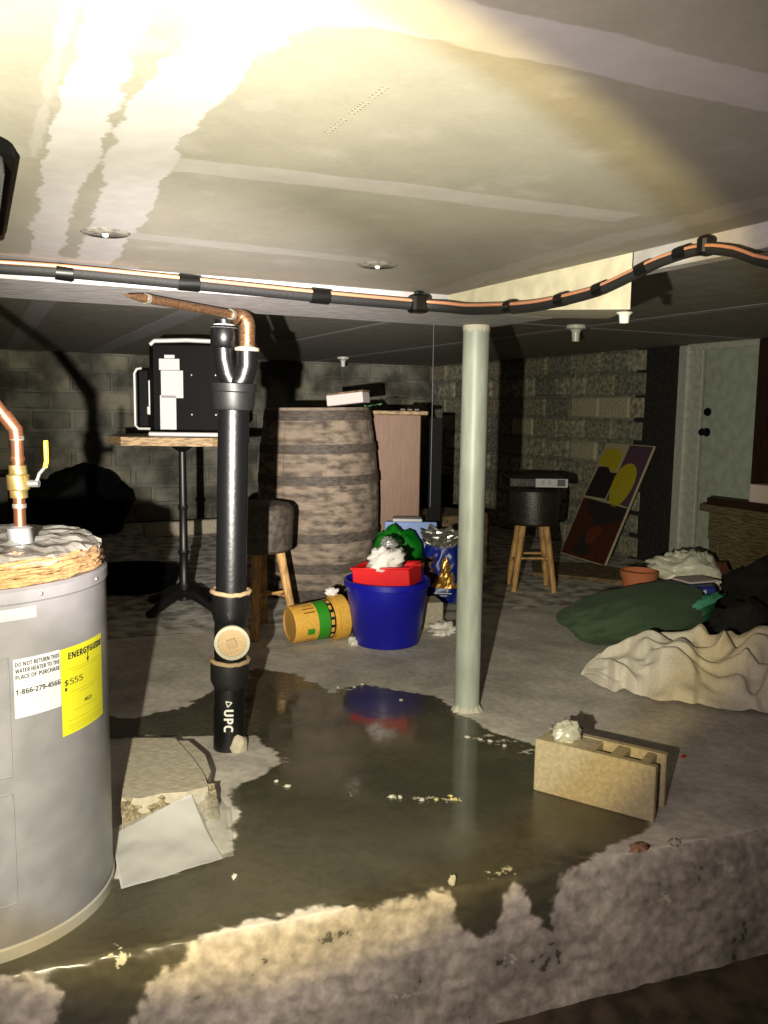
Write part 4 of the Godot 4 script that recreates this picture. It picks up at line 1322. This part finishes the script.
# ---------------------------------------------------------------- things in the middle of the floor
func crumple(size: Vector3, sd: int, amount := 0.45, freq := 1.6, cells := 22) -> Shape:
	var n := noise(freq, 4, sd)
	var s := Shape.new()
	s.lump(Vector3.ZERO, cells, cells * 2 / 3, func(d: Vector3):
		var e := 1.0 + amount * n.get_noise_3dv(d) - amount * absf(n.get_noise_3dv(d * 2.3 + Vector3(5, 1, 2)))
		var p := Vector3(d.x * size.x, d.y * size.y, d.z * size.z) * e
		return Vector3(p.x, maxf(p.y, -size.y * 0.55), p.z))
	return s


func build_middle() -> void:
	var bk := thing("bucket", "round blue plastic bucket on the floor holding a red tray", "bucket", Vector3(1.965, 0, -4.05))
	put("shell", Shape.new().lathe([Vector2(0, 0.0), Vector2(0.165, 0.0), Vector2(0.176, 0.008), Vector2(0.190, 0.10), Vector2(0.192, 0.104), Vector2(0.206, 0.22), Vector2(0.208, 0.224), Vector2(0.222, 0.325), Vector2(0.230, 0.330), Vector2(0.230, 0.345), Vector2(0.222, 0.347), Vector2(0.214, 0.335), Vector2(0.170, 0.012), Vector2(0, 0.010)], 56), M.bucket, bk)
	put("rim", Shape.new().lathe([Vector2(0.226, 0.318), Vector2(0.233, 0.322), Vector2(0.233, 0.350), Vector2(0.222, 0.353), Vector2(0.218, 0.345)], 56), M.bucket, bk)
	put("handle", Shape.new().tube([Vector3(0.10, 0.352, -0.205), Vector3(0.16, 0.385, -0.17), Vector3(0.215, 0.395, -0.10), Vector3(0.235, 0.36, -0.03)], 0.009, 8), M.bucket, bk)
	# red tray set askew in the bucket mouth
	var tr := thing("red_tray", "red plastic tray of white tissue set in the blue bucket", "tray", Vector3(1.96, 0.325, -4.03), -YAW - 0.35)
	tr.rotation.z = 0.08
	var s := Shape.new()
	var w := Vector2(0.155, 0.105)
	for q in [[Vector3(0, 0.006, 0), Vector3(0.29, 0.012, 0.19)], [Vector3(0, 0.05, 0.10), Vector3(0.31, 0.10, 0.008)], [Vector3(0, 0.05, -0.10), Vector3(0.31, 0.10, 0.008)], [Vector3(-0.155, 0.05, 0), Vector3(0.008, 0.10, 0.208)], [Vector3(0.155, 0.05, 0), Vector3(0.008, 0.10, 0.208)]]:
		s.box(q[0], q[1], 0.003)
	put("pan", s, M.red, tr)
	var rm := Shape.new()
	rm.tube([Vector3(-0.16, 0.10, 0.106), Vector3(0.16, 0.10, 0.106), Vector3(0.175, 0.105, 0.0), Vector3(0.16, 0.10, -0.106), Vector3(-0.16, 0.10, -0.106), Vector3(-0.165, 0.10, 0), Vector3(-0.16, 0.10, 0.106)], 0.007, 8)
	put("rim", rm, M.red, tr)
	put("handle", Shape.new().box(Vector3(0.185, 0.107, 0.02), Vector3(0.05, 0.01, 0.05), 0.004), M.red, tr)
	single("crumpled_tissue", crumple(Vector3(0.125, 0.085, 0.085), 81, 0.7), M.tissue, "crumpled white tissue heaped in the red tray", "tissue", Vector3(1.945, 0.452, -4.03), 0.3)
	single("clear_wrapper", crumple(Vector3(0.05, 0.035, 0.05), 82, 0.7), M.film, "crumpled clear wrapper on top of the tissue in the red tray", "wrapper", Vector3(1.99, 0.535, -4.08), 0.6)
	# yellow tub on its side
	var tb := thing("plastic_tub", "yellow plastic tub with green printed band lying on its side", "tub", Vector3(1.625, 0.118, -4.20))
	var ax := Transform3D(Basis(Vector3.UP, -0.10) * Basis(Vector3.BACK, -PI / 2), Vector3.ZERO)
	ax = Transform3D(Basis(Vector3.UP, -YAW + 0.50), Vector3.ZERO) * Transform3D(Basis(Vector3.BACK, -PI / 2 + 0.05), Vector3.ZERO)
	var sh := Shape.new()
	sh.xf = ax
	sh.lathe([Vector2(0.092, -0.165), Vector2(0.098, -0.158), Vector2(0.108, 0.120)], 40)
	put("shell", sh, M.tub, tb)
	var en := Shape.new()
	en.xf = ax
	en.lathe([Vector2(0, -0.158), Vector2(0.084, -0.158), Vector2(0.086, -0.166), Vector2(0.092, -0.165)], 40)
	put("base", en, M.tub_end, tb)
	var rim := Shape.new()
	rim.xf = ax
	rim.lathe([Vector2(0.108, 0.085), Vector2(0.120, 0.088), Vector2(0.122, 0.145), Vector2(0.116, 0.150), Vector2(0, 0.150)], 40)
	put("lid", rim, M.tub, tb)
	for q in [[-0.035, 0.030, M.green_print, 0.0, TAU], [0.030, 0.062, M.dark_print, 0.0, TAU]]:
		var band := Shape.new()
		band.xf = ax
		band.lathe([Vector2(0.1032 + (q[0] + 0.02) * 0.036, q[0]), Vector2(0.1032 + (q[1] + 0.02) * 0.036, q[1])], 40, q[3], q[4])
		put("printed_band", band, q[2], tb)
	for q in [[0.034, 0.050, 0.3, 0.55], [0.036, 0.054, 0.7, 0.95], [0.034, 0.052, 1.1, 1.35], [0.034, 0.052, -0.5, -0.25], [0.036, 0.054, -0.1, 0.12]]:
		for base in [0.0, 2.0, 4.0]:
			var band := Shape.new()
			band.xf = ax
			band.lathe([Vector2(0.1045 + (q[0] + 0.02) * 0.036, q[0]), Vector2(0.1045 + (q[1] + 0.02) * 0.036, q[1])], 4, q[2] + base, q[3] + base)
			put("print", band, M.tub, tb)
	for q in [[-0.11, -0.045, 0.2, 0.28, M.brown_print], [-0.11, -0.045, 0.45, 0.53, M.brown_print], [-0.10, -0.05, 0.7, 0.76, M.brown_print], [-0.10, -0.06, 1.1, 1.45, M.green_print]]:
		for base in [0.0, 2.1, 4.2]:
			var band := Shape.new()
			band.xf = ax
			band.lathe([Vector2(0.1036 + (q[0] + 0.02) * 0.036, q[0]), Vector2(0.1036 + (q[1] + 0.02) * 0.036, q[1])], 4, q[2] + base, q[3] + base)
			put("print", band, q[4], tb)
	# bits beside the bucket
	single("grey_brick", Shape.new().box(Vector3(0, 0.075, 0), Vector3(0.13, 0.15, 0.19), 0.006), M.slab, "grey brick on end beside the blue bucket", "brick", Vector3(2.36, 0, -4.30), -YAW + 0.2)
	single("crumpled_tissue", crumple(Vector3(0.10, 0.045, 0.07), 83, 0.8), M.tissue, "crumpled white tissue on the floor in front of the grey brick", "tissue", Vector3(2.34, 0.022, -4.08), 0.2)
	single("crumpled_tissue", crumple(Vector3(0.035, 0.03, 0.03), 84, 0.6), M.tissue, "small ball of tissue between the yellow tub and the bucket", "tissue", Vector3(1.78, 0.015, -4.06))
	single("crumpled_tissue", crumple(Vector3(0.04, 0.03, 0.03), 85, 0.6), M.tissue, "scrap of tissue on top of the yellow tub lid", "tissue", Vector3(1.72, 0.255, -4.24))
	# packets behind the bucket
	var bl := thing("pale_blue_box", "pale blue flat box leaning behind the green bag", "box", Vector3(2.63, 0, -5.06), -YAW)
	var pb := put("carton", Shape.new().box(Vector3(0, 0.25, 0), Vector3(0.36, 0.50, 0.05), 0.006), M.pale_blue, bl)
	pb.rotation.x = -0.25
	single("paper_pad", Shape.new().box(Vector3(0, 0.01, 0), Vector3(0.20, 0.02, 0.14), 0.003), M.paper, "white paper pad lying on top of the pale blue box", "paper", Vector3(2.66, 0.495, -5.18), -YAW)
	var gb := crumple(Vector3(0.20, 0.32, 0.10), 86, 0.30, 0.9, 30)
	single("green_bag", gb, M.green_bag, "crumpled bright green plastic bag behind the red tray", "bag", Vector3(2.40, 0.20, -4.85), -YAW)
	var ch := thing("snack_bag", "blue and gold foil snack bag standing open behind the bucket", "bag", Vector3(2.74, 0, -4.82), -YAW - 0.1)
	var cn := noise(6.0, 4, 87)
	var cs := Shape.new()
	cs.sheet(36, 16, func(u: float, v: float):
		var a := -TAU * u
		var e := cn.get_noise_3d(cos(a) * 0.5, v * 0.6, sin(a) * 0.5)
		var pinch := 1.0 - 0.25 * v
		return Vector3(cos(a) * 0.145 * pinch * (1.0 + e * 0.25), 0.002 + v * 0.38, sin(a) * 0.075 * (1.0 - 0.3 * v) * (1.0 + e * 0.5)))
	put("pouch", cs, M.blue_print, ch)
	var ft := Shape.new()
	ft.sheet(24, 8, func(u: float, v: float):
		var a := -TAU * u
		var e := cn.get_noise_3d(cos(a) * 0.9 + 3.0, v * 0.9, sin(a) * 0.9)
		return Vector3(cos(a) * (0.112 + 0.03 * v) * (1.0 + e * 0.5), 0.37 + v * 0.10 + e * 0.05, sin(a) * 0.07 * (1.0 + e * 0.6)), null, false)
	put("foil_mouth", ft, M.foil, ch)
	var pr := Shape.new()
	pr.sheet(8, 8, func(u: float, v: float):
		var ww := lerpf(0.09, 0.02, v)
		return Vector3(0.02 + (u - 0.5) * 2.0 * ww, 0.10 + v * 0.20, 0.086 - v * 0.016 - 0.10 * (u - 0.5) * (u - 0.5) + 0.01 * cn.get_noise_2d(u, v)), null, false)
	put("gold_print", pr, M.gold, ch)
	var rd := Shape.new()
	rd.sheet(6, 6, func(u: float, v: float):
		return Vector3(-0.075 + (u - 0.5) * 0.06, 0.16 + v * 0.14, 0.078 - v * 0.014 - 0.05 * u * (1.0 - u)), null, false)
	put("red_print", rd, M.rust_paint, ch)
	for y in [0.052, 0.068]:
		put("lettering", Shape.new().box(Vector3(0.01, y, 0.090), Vector3(0.12 if y > 0.06 else 0.06, 0.006, 0.003), 0.0005), M.white_ink, ch)


# ---------------------------------------------------------------- right side: picture, steps, heap
func build_right_heap() -> void:
	# painted board leaning on the block wall
	var foot := Vector3(4.62, 0.005, -5.72)
	var lean := atan2(0.43, 0.98)
	var pt := thing("painted_board", "painted board with yellow and purple shapes leaning on the block wall", "painting", foot)
	pt.transform = Transform3D(Basis(Vector3.UP, -PI / 2 - 0.10) * Basis(Vector3.RIGHT, -lean), foot)
	put("panel", Shape.new().box(Vector3(0, 0.535, 0), Vector3(0.68, 1.07, 0.018), 0.002), M.cream_paint, pt)
	var paint := func(called: String, pts: Array, m: Material, z: float) -> void:
		var s := Shape.new()
		s.xf = Transform3D(Basis(Vector3.RIGHT, PI / 2), Vector3(0, 0, 0))
		var pl := PackedVector2Array()
		for p in pts:
			pl.append(Vector2(p.x, -p.y))
		s.prism(pl, 0.009, z)
		put(called, s, m, pt)
	paint.call("purple_field", [Vector2(0.0, 0.55), Vector2(0.33, 0.52), Vector2(0.33, 1.06), Vector2(0.02, 1.06)], M.purple, 0.0100)
	paint.call("dark_patch", [Vector2(-0.33, 0.56), Vector2(-0.02, 0.56), Vector2(0.0, 0.80), Vector2(-0.10, 0.80), Vector2(-0.16, 0.85), Vector2(-0.30, 0.84)], M.dark_purple, 0.0100)
	var ov := []
	for k in 22:
		var a := TAU * k / 22
		ov.append(Vector2(0.135 + cos(a) * (0.145 + 0.02 * sin(a)), 0.70 + sin(a) * 0.20))
	paint.call("yellow_oval", ov, M.lemon, 0.0106)
	paint.call("yellow_blob", [Vector2(-0.31, 0.86), Vector2(-0.15, 0.84), Vector2(-0.05, 0.80), Vector2(-0.02, 0.88), Vector2(-0.03, 0.97), Vector2(-0.12, 1.02), Vector2(-0.28, 1.01), Vector2(-0.32, 0.95)], M.lemon, 0.0106)
	paint.call("rust_field", [Vector2(-0.33, 0.01), Vector2(0.33, 0.01), Vector2(0.33, 0.51), Vector2(-0.33, 0.54)], M.rust_paint, 0.0100)
	paint.call("black_field", [Vector2(-0.27, 0.54), Vector2(0.33, 0.51), Vector2(0.30, 0.40), Vector2(0.12, 0.33), Vector2(-0.02, 0.32), Vector2(-0.16, 0.42)], M.ink, 0.0106)
	paint.call("ember_patch", [Vector2(-0.05, 0.16), Vector2(0.06, 0.15), Vector2(0.12, 0.29), Vector2(0.03, 0.33), Vector2(-0.08, 0.25)], M.ember, 0.0104)
	paint.call("black_shape", [Vector2(-0.18, 0.04), Vector2(0.02, 0.03), Vector2(0.06, 0.13), Vector2(-0.06, 0.15), Vector2(-0.09, 0.26), Vector2(-0.15, 0.20)], M.ink, 0.0103)
	# flattened carton and a small black lid on the floor
	single("cardboard_sheet", Shape.new().prism(PackedVector2Array([Vector2(3.82, -5.30), Vector2(4.30, -4.72), Vector2(4.62, -5.02), Vector2(4.48, -5.45), Vector2(4.10, -5.72)]), 0.001, 0.03), M.cardboard, "flattened brown cardboard on the floor in front of the painted board", "cardboard")
	single("black_lid", Shape.new().lathe([Vector2(0.06, 0.0), Vector2(0.065, 0.012), Vector2(0.05, 0.022), Vector2(0, 0.022)], 20), M.rubber, "small flat round black lid on the floor beside the flattened cardboard", "loose_lid", Vector3(4.36, 0.0, -4.69))
	# wooden steps to the door
	var stp := thing("wooden_steps", "old wooden steps of rough boards below the pale door", "steps", Vector3(4.62, 0, -4.40))
	put("tread", Shape.new().box(Vector3(0.22, 0.60, 0.62), Vector3(0.50, 0.05, 1.30), 0.006), M.old_wood, stp)
	put("tread_edge", Shape.new().box(Vector3(-0.02, 0.655, 0.66), Vector3(0.05, 0.05, 1.22), 0.006), M.dark_wood, stp)
	put("riser_board", Shape.new().box(Vector3(0.02, 0.475, 0.66), Vector3(0.03, 0.19, 1.26), 0.005), M.old_wood, stp)
	put("riser_board", Shape.new().box(Vector3(0.08, 0.28, 0.66), Vector3(0.03, 0.20, 1.20), 0.005), M.old_wood, stp)
	put("post", Shape.new().box(Vector3(0.08, 0.285, 0.06), Vector3(0.09, 0.57, 0.09), 0.006), M.old_wood, stp)
	put("post", Shape.new().box(Vector3(0.08, 0.285, 1.20), Vector3(0.09, 0.57, 0.09), 0.006), M.old_wood, stp)
	put("stringer", Shape.new().box(Vector3(0.30, 0.09, 0.66), Vector3(0.36, 0.18, 1.2), 0.006), M.dark_wood, stp)
	single("pale_carton", Shape.new().box(Vector3(0, 0.085, 0), Vector3(0.30, 0.17, 0.42), 0.006), M.pink_paper, "pale pinkish carton standing on the wooden steps", "box", Vector3(4.78, 0.626, -3.83), 0.0)
	# green sleeping bag
	var n := noise(1.3, 3, 91)
	var gb := Shape.new()
	gb.lump(Vector3.ZERO, 60, 36, func(d: Vector3):
		var e := n.get_noise_3dv(d) * 0.14 - absf(n.get_noise_3dv(d * 1.6 + Vector3(4, 0, 0))) * 0.10
		var flat := Vector3(signf(d.x) * pow(absf(d.x), 0.75), d.y, d.z)
		var p := Vector3(flat.x * 0.45, flat.y * (0.180 + 0.065 * flat.x), flat.z * 0.26) * (1.0 + e)
		return Vector3(p.x, maxf(p.y, -0.105), p.z))
	var gbo := single("sleeping_bag", gb, M.green_cloth, "plump dark green sleeping bag lying behind the beige drop cloth", "sleeping bag", Vector3(3.30, 0.106, -3.60), -0.12)
	put("drawstring", Shape.new().tube([Vector3(0.27, 0.165, 0.06), Vector3(0.31, 0.15, 0.12), Vector3(0.36, 0.10, 0.18), Vector3(0.37, 0.04, 0.21)], 0.008, 8), M.green_cloth, gbo)
	# terracotta pot
	var pot := thing("flower_pot", "small terracotta flower pot standing behind the green sleeping bag", "flower pot", Vector3(3.77, 0.105, -4.10))
	put("pot", Shape.new().lathe([Vector2(0, 0), Vector2(0.085, 0), Vector2(0.108, 0.11), Vector2(0.108, 0.12)], 36), M.terracotta, pot)
	put("rim", Shape.new().lathe([Vector2(0.104, 0.115), Vector2(0.116, 0.115), Vector2(0.119, 0.155), Vector2(0.110, 0.157), Vector2(0.104, 0.11), Vector2(0, 0.09)], 36), M.terracotta, pot)
	single("cloth_bundle", Shape.new().box(Vector3(0, 0.052, 0), Vector3(0.30, 0.104, 0.26), 0.03), M.black_cloth, "low dark cloth bundle under the terracotta pot", "bundle", Vector3(3.78, 0.0, -4.12), -YAW)
	# beige drop cloth: an outline filled with folds
	var fn := noise(1.0, 2, 95)
	var f2 := noise(2.2, 2, 96)
	var front := Curve3D.new()
	for p in [Vector3(2.55, 0, -3.14), Vector3(2.56, 0, -2.93), Vector3(2.63, 0, -2.72), Vector3(2.76, 0, -2.57), Vector3(2.90, 0, -2.44), Vector3(3.06, 0, -2.33), Vector3(3.25, 0, -2.20)]:
		front.add_point(p)
	var rear := Curve3D.new()
	for p in [Vector3(2.60, 0, -3.17), Vector3(2.78, 0, -3.22), Vector3(3.00, 0, -3.20), Vector3(3.22, 0, -3.10), Vector3(3.38, 0, -2.90), Vector3(3.48, 0, -2.70), Vector3(3.58, 0, -2.45)]:
		rear.add_point(p)
	var cl := Shape.new()
	cl.sheet(170, 90, func(u: float, v: float):
		var a := front.sample_baked(u * front.get_baked_length(), true)
		var b := rear.sample_baked(u * rear.get_baked_length(), true)
		a += Vector3(-0.02, 0, 0.03) * f2.get_noise_1d(u * 4.0) * 1.5
		var p := a.lerp(b, v)
		var env := sqrt(smoothstep(-0.02, 0.30, v)) * sqrt(smoothstep(0.0, 0.35, 1.0 - v)) * sqrt(smoothstep(-0.01, 0.34, u))
		var wx := fn.get_noise_2d(u * 1.6, v * 1.3)
		var wz := fn.get_noise_2d(u * 1.6 + 9.0, v * 1.3 + 3.0)
		var a1 := 0.5 + 0.5 * sin(TAU * (u * 2.6 - v * 1.5 + wx * 1.5))
		var a2 := 0.5 + 0.5 * sin(TAU * (u * 4.3 + v * 2.1 + wz * 2.0 + 0.3))
		var a3 := f2.get_noise_2d(u * 2.6 + v * 1.1 + wx, v * 0.8 - u * 0.4 + wz + 3.0)
		var bunch := smoothstep(0.25, 0.75, u)
		p.y = maxf(0.004, env * (0.095 + 0.07 * smoothstep(0.1, 0.8, v) + 0.06 * pow(a1, 1.4) + (0.02 + 0.045 * bunch) * pow(a2, 1.6) + 0.03 * a3 + 0.05 * wx))
		return p)
	single("drop_cloth", cl, M.canvas, "crumpled beige canvas drop cloth heaped on the floor", "cloth")
	# second fold of cloth at the right
	var c2 := crumple(Vector3(0.26, 0.20, 0.22), 97, 0.4, 1.2, 40)
	single("drop_cloth", c2, M.canvas, "second bunched beige cloth behind the large drop cloth", "cloth", Vector3(3.80, 0.11, -2.70), -YAW)
	# dark clothes and what lies on them
	var d1 := crumple(Vector3(0.32, 0.30, 0.30), 98, 0.4, 1.2, 40)
	single("dark_clothes", d1, M.black_cloth, "heap of black clothes between the drop cloth and the wooden steps", "clothes", Vector3(4.25, 0.16, -3.42), -YAW)
	var d2 := crumple(Vector3(0.22, 0.17, 0.18), 99, 0.4, 1.2, 36)
	single("dark_clothes", d2, M.navy_cloth, "heap of dark navy clothes beside the green sleeping bag", "clothes", Vector3(3.72, 0.09, -3.18), -YAW)
	var d3 := crumple(Vector3(0.30, 0.10, 0.20), 90, 0.4, 1.2, 30)
	single("dark_clothes", d3, M.black_cloth, "flat dark garment under the white plastic bag", "clothes", Vector3(4.20, 0.055, -4.06), -YAW)
	# white plastic bag
	var wb := thing("plastic_bag", "white plastic carrier bag with knotted top lying on dark clothes", "bag", Vector3(4.17, 0.13, -4.03), -YAW)
	var wn := noise(3.0, 4, 92)
	var ws := Shape.new()
	ws.lump(Vector3.ZERO, 44, 26, func(d: Vector3):
		var e := wn.get_noise_3dv(d * 0.9) * 0.3 - absf(wn.get_noise_3dv(d * 1.6 + Vector3(2, 2, 2))) * 0.25
		var p := Vector3(d.x * 0.30, d.y * 0.14 + maxf(0.0, 0.05 - absf(d.x) * 0.08), d.z * 0.17) * (1.0 + e)
		return Vector3(p.x, maxf(p.y, -0.05) + 0.06 - 0.10 * d.x * d.x * signf(d.x), p.z))
	put("bag_body", ws, M.poly_bag, wb)
	var kn := crumple(Vector3(0.05, 0.055, 0.04), 93, 0.5, 2.0, 16)
	var ko := put("knot", kn, M.poly_bag, wb)
	ko.position = Vector3(-0.11, 0.19, 0.0)
	put("red_strip", Shape.new().sheet(3, 8, func(u: float, v: float): return Vector3(0.10 + v * 0.05 + u * 0.06, 0.19 - v * 0.16, 0.10 + v * 0.075)), M.rust_paint, wb)
	# boxes sticking out of the heap
	var bb := thing("blue_carton", "small blue carton with white sticker half buried in dark clothes", "box", Vector3(3.76, 0.16, -3.64), -YAW - 0.2)
	put("carton", Shape.new().box(Vector3(0, 0.045, 0), Vector3(0.24, 0.11, 0.14), 0.005), M.blue_print, bb)
	put("sticker", Shape.new().box(Vector3(0.03, 0.06, 0.0715), Vector3(0.075, 0.045, 0.002), 0.0005), M.paper, bb)
	put("print", Shape.new().box(Vector3(0.03, 0.06, 0.0728), Vector3(0.03, 0.018, 0.001), 0.0002), M.rust_paint, bb)
	single("kraft_envelope", Shape.new().box(Vector3(0, 0.006, 0), Vector3(0.22, 0.012, 0.16), 0.003), M.pink_paper, "tan paper envelope lying on top of the blue carton", "paper", Vector3(3.84, 0.264, -3.70), -YAW + 0.4)
	var tl := thing("teal_packet", "teal and green packet beside the blue carton", "packet", Vector3(3.60, 0.16, -3.42), -YAW + 0.5)
	var tp := put("pouch", crumple(Vector3(0.13, 0.07, 0.075), 94, 0.4, 1.5, 22), M.deep_green, tl)
	tp.rotation.z = 0.25
	var tm := put("top_fold", crumple(Vector3(0.14, 0.025, 0.05), 88, 0.5, 2.0, 18), M.teal, tl)
	tm.position = Vector3(0.01, 0.065, 0.02)
	tm.rotation.z = 0.22


# ---------------------------------------------------------------- what lies near the step
func build_front() -> void:
	# hollow concrete block
	var u := Vector3(0.516, 0, 0.857)
	var w := Vector3(0.857, 0, -0.516)
	var t := thing("concrete_block", "hollow tan concrete block lying on the slab at the edge of the puddle", "block")
	t.transform = Transform3D(Basis(u, Vector3.UP, -w), Vector3(1.627, 0, -2.217) + u * 0.1985 + w * 0.072)
	var s := Shape.new()
	var L := 0.397
	var H := 0.178
	s.box(Vector3(0, H / 2, 0.0575), Vector3(L, H, 0.030), 0.004)
	s.box(Vector3(0, H / 2, -0.0575), Vector3(L, H, 0.030), 0.004)
	for q in [[-0.10, 0.19], [0.065, 0.040], [0.155, 0.030]]:
		s.box(Vector3(q[0], H / 2, 0), Vector3(q[1], H - 0.004, 0.090), 0.003)
	put("shell", s, M.cinder, t)
	var fo := crumple(Vector3(0.055, 0.042, 0.040), 55, 0.6, 1.8, 22)
	single("crumpled_foil", fo, M.wrap, "crumpled pale silvery foil on top of the hollow concrete block", "foil", Vector3(1.627, H + 0.020, -2.217) + u * 0.085 + w * 0.06)
	# broken paving slab with a crack
	var sl := thing("paving_slab", "broken pale concrete slab lying between heater and drain stack", "slab")
	var rim := noise(12.0, 4, 57)
	var left := PackedVector2Array([Vector2(0.445, -2.965), Vector2(0.588, -2.905), Vector2(0.606, -2.72), Vector2(0.610, -2.56), Vector2(0.600, -2.475), Vector2(0.53, -2.465), Vector2(0.46, -2.485), Vector2(0.40, -2.475), Vector2(0.347, -2.50), Vector2(0.385, -2.72)])
	put("piece", Shape.new().prism(left, 0.001, 0.095), M.slab, sl)
	var rp := PackedVector2Array([Vector2(0.594, -2.900), Vector2(0.632, -2.885), Vector2(0.655, -2.74), Vector2(0.640, -2.60), Vector2(0.617, -2.55), Vector2(0.612, -2.72)])
	put("piece", Shape.new().prism(rp, 0.001, 0.085), M.slab, sl)
	var fr := Shape.new()
	fr.sheet(60, 16, func(a: float, v: float):
		var x := lerpf(0.342, 0.625, a)
		var e := rim.get_noise_2d(x * 1.2, v * 0.25)
		return Vector3(x, lerpf(0.094, 0.0, v) + e * 0.006 * (1.0 - v), -2.497 + 0.006 * a + v * 0.05 + e * 0.030), null, false)
	put("broken_edge", fr, M.rubble, sl)
	# papers in a clear sleeve
	var pn := noise(3.0, 3, 58)
	var quad := func(a: float, b: float, p: Array, y: float, amp: float) -> Vector3:
		var q: Vector3 = p[0].lerp(p[1], a).lerp(p[3].lerp(p[2], a), b)
		return q + Vector3.UP * (y + amp * (0.5 + 0.5 * pn.get_noise_2d(q.x * 1.4, q.z * 1.4)))
	var pp := [Vector3(0.292, 0, -2.150), Vector3(0.572, 0, -2.195), Vector3(0.545, 0, -2.46), Vector3(0.305, 0, -2.42)]
	var ps := Shape.new()
	ps.sheet(30, 24, func(a: float, b: float): return quad.call(a, b, pp, 0.004, 0.012) + Vector3.UP * 0.075 * pow(b, 2.2) * (0.25 + 0.75 * a))
	single("paper_sheet", ps, M.paper, "white printed sheet of paper propped against the broken slab", "paper")
	var p2 := [Vector3(0.27, 0, -2.16), Vector3(0.555, 0, -2.21), Vector3(0.48, 0, -2.33), Vector3(0.26, 0, -2.30)]
	var pl := [Vector3(0.294, 0, -2.142), Vector3(0.60, 0, -2.185), Vector3(0.655, 0, -2.44), Vector3(0.302, 0, -2.44)]
	var cs := Shape.new()
	cs.sheet(40, 30, func(a: float, b: float): return quad.call(a, b, pl, 0.012, 0.016) + Vector3.UP * (0.075 * pow(b, 2.2) * (0.25 + 0.75 * minf(a * 1.2, 1.0)) * clampf((1.0 - a) * 5.0, 0.15, 1.0)), null, false)
	single("plastic_sleeve", cs, M.clear, "clear wrinkled plastic sleeve over the white sheet of paper", "sleeve")
	# plaster crumbs and chips
	rng.seed = 99
	var chip := [crumple(Vector3(0.012, 0.006, 0.009), 31, 0.9, 2.5, 8).mesh(), crumple(Vector3(0.009, 0.005, 0.012), 32, 0.9, 2.5, 8).mesh(), crumple(Vector3(0.016, 0.007, 0.010), 33, 0.9, 2.5, 8).mesh()]
	for p in [[1.335, -2.265, 1], [1.30, -2.285, 1], [1.26, -2.30, 0], [1.20, -2.345, 0], [1.17, -2.36, 0], [1.36, -2.26, 1], [1.345, -2.285, 1], [1.69, -2.66, 0], [1.72, -2.63, 0], [1.655, -2.70, 0], [1.74, -2.57, 0], [0.86, -2.62, 0], [0.885, -2.57, 0], [0.585, -2.105, 0], [1.62, -3.18, 0], [1.50, -3.42, 0], [1.55, -3.44, 0], [1.44, -3.44, 0]]:
		var y: bool = p[2] == 1
		var o := put("plaster_chip", chip[rng.randi() % 3], M.yellow_plaster if y else M.plaster)
		o.position = Vector3(p[0] + rng.randf_range(-0.01, 0.01), 0.003, p[1])
		o.rotation.y = rng.randf() * TAU
		tag(o, "yellowish plaster crumb lying in the middle of the puddle" if y else "whitish plaster crumb lying on the wet concrete", "plaster chip", "yellow plaster crumbs" if y else "white plaster crumbs")
	single("plaster_flake", crumple(Vector3(0.012, 0.02, 0.008), 34, 0.7, 2.5, 10), M.plaster, "small white flake standing on the lip of the step", "plaster chip", Vector3(1.095, 0.008, -1.835))
	single("rust_flake", crumple(Vector3(0.042, 0.006, 0.026), 35, 0.9, 2.2, 14), M.rust_chip, "orange-brown flake of rust lying on the lip of the step", "flake", Vector3(1.68, 0.004, -1.775), 0.5)
	single("stone_chip", crumple(Vector3(0.022, 0.012, 0.016), 36, 0.9, 2.2, 12), M.slab, "small grey stone chip beside the orange flake on the step", "stone", Vector3(1.80, 0.004, -1.755))
	single("red_scrap", crumple(Vector3(0.014, 0.005, 0.01), 37, 0.8, 2.2, 10), M.red, "tiny red scrap on the slab behind the hollow block", "scrap", Vector3(2.296, 0.003, -2.221))
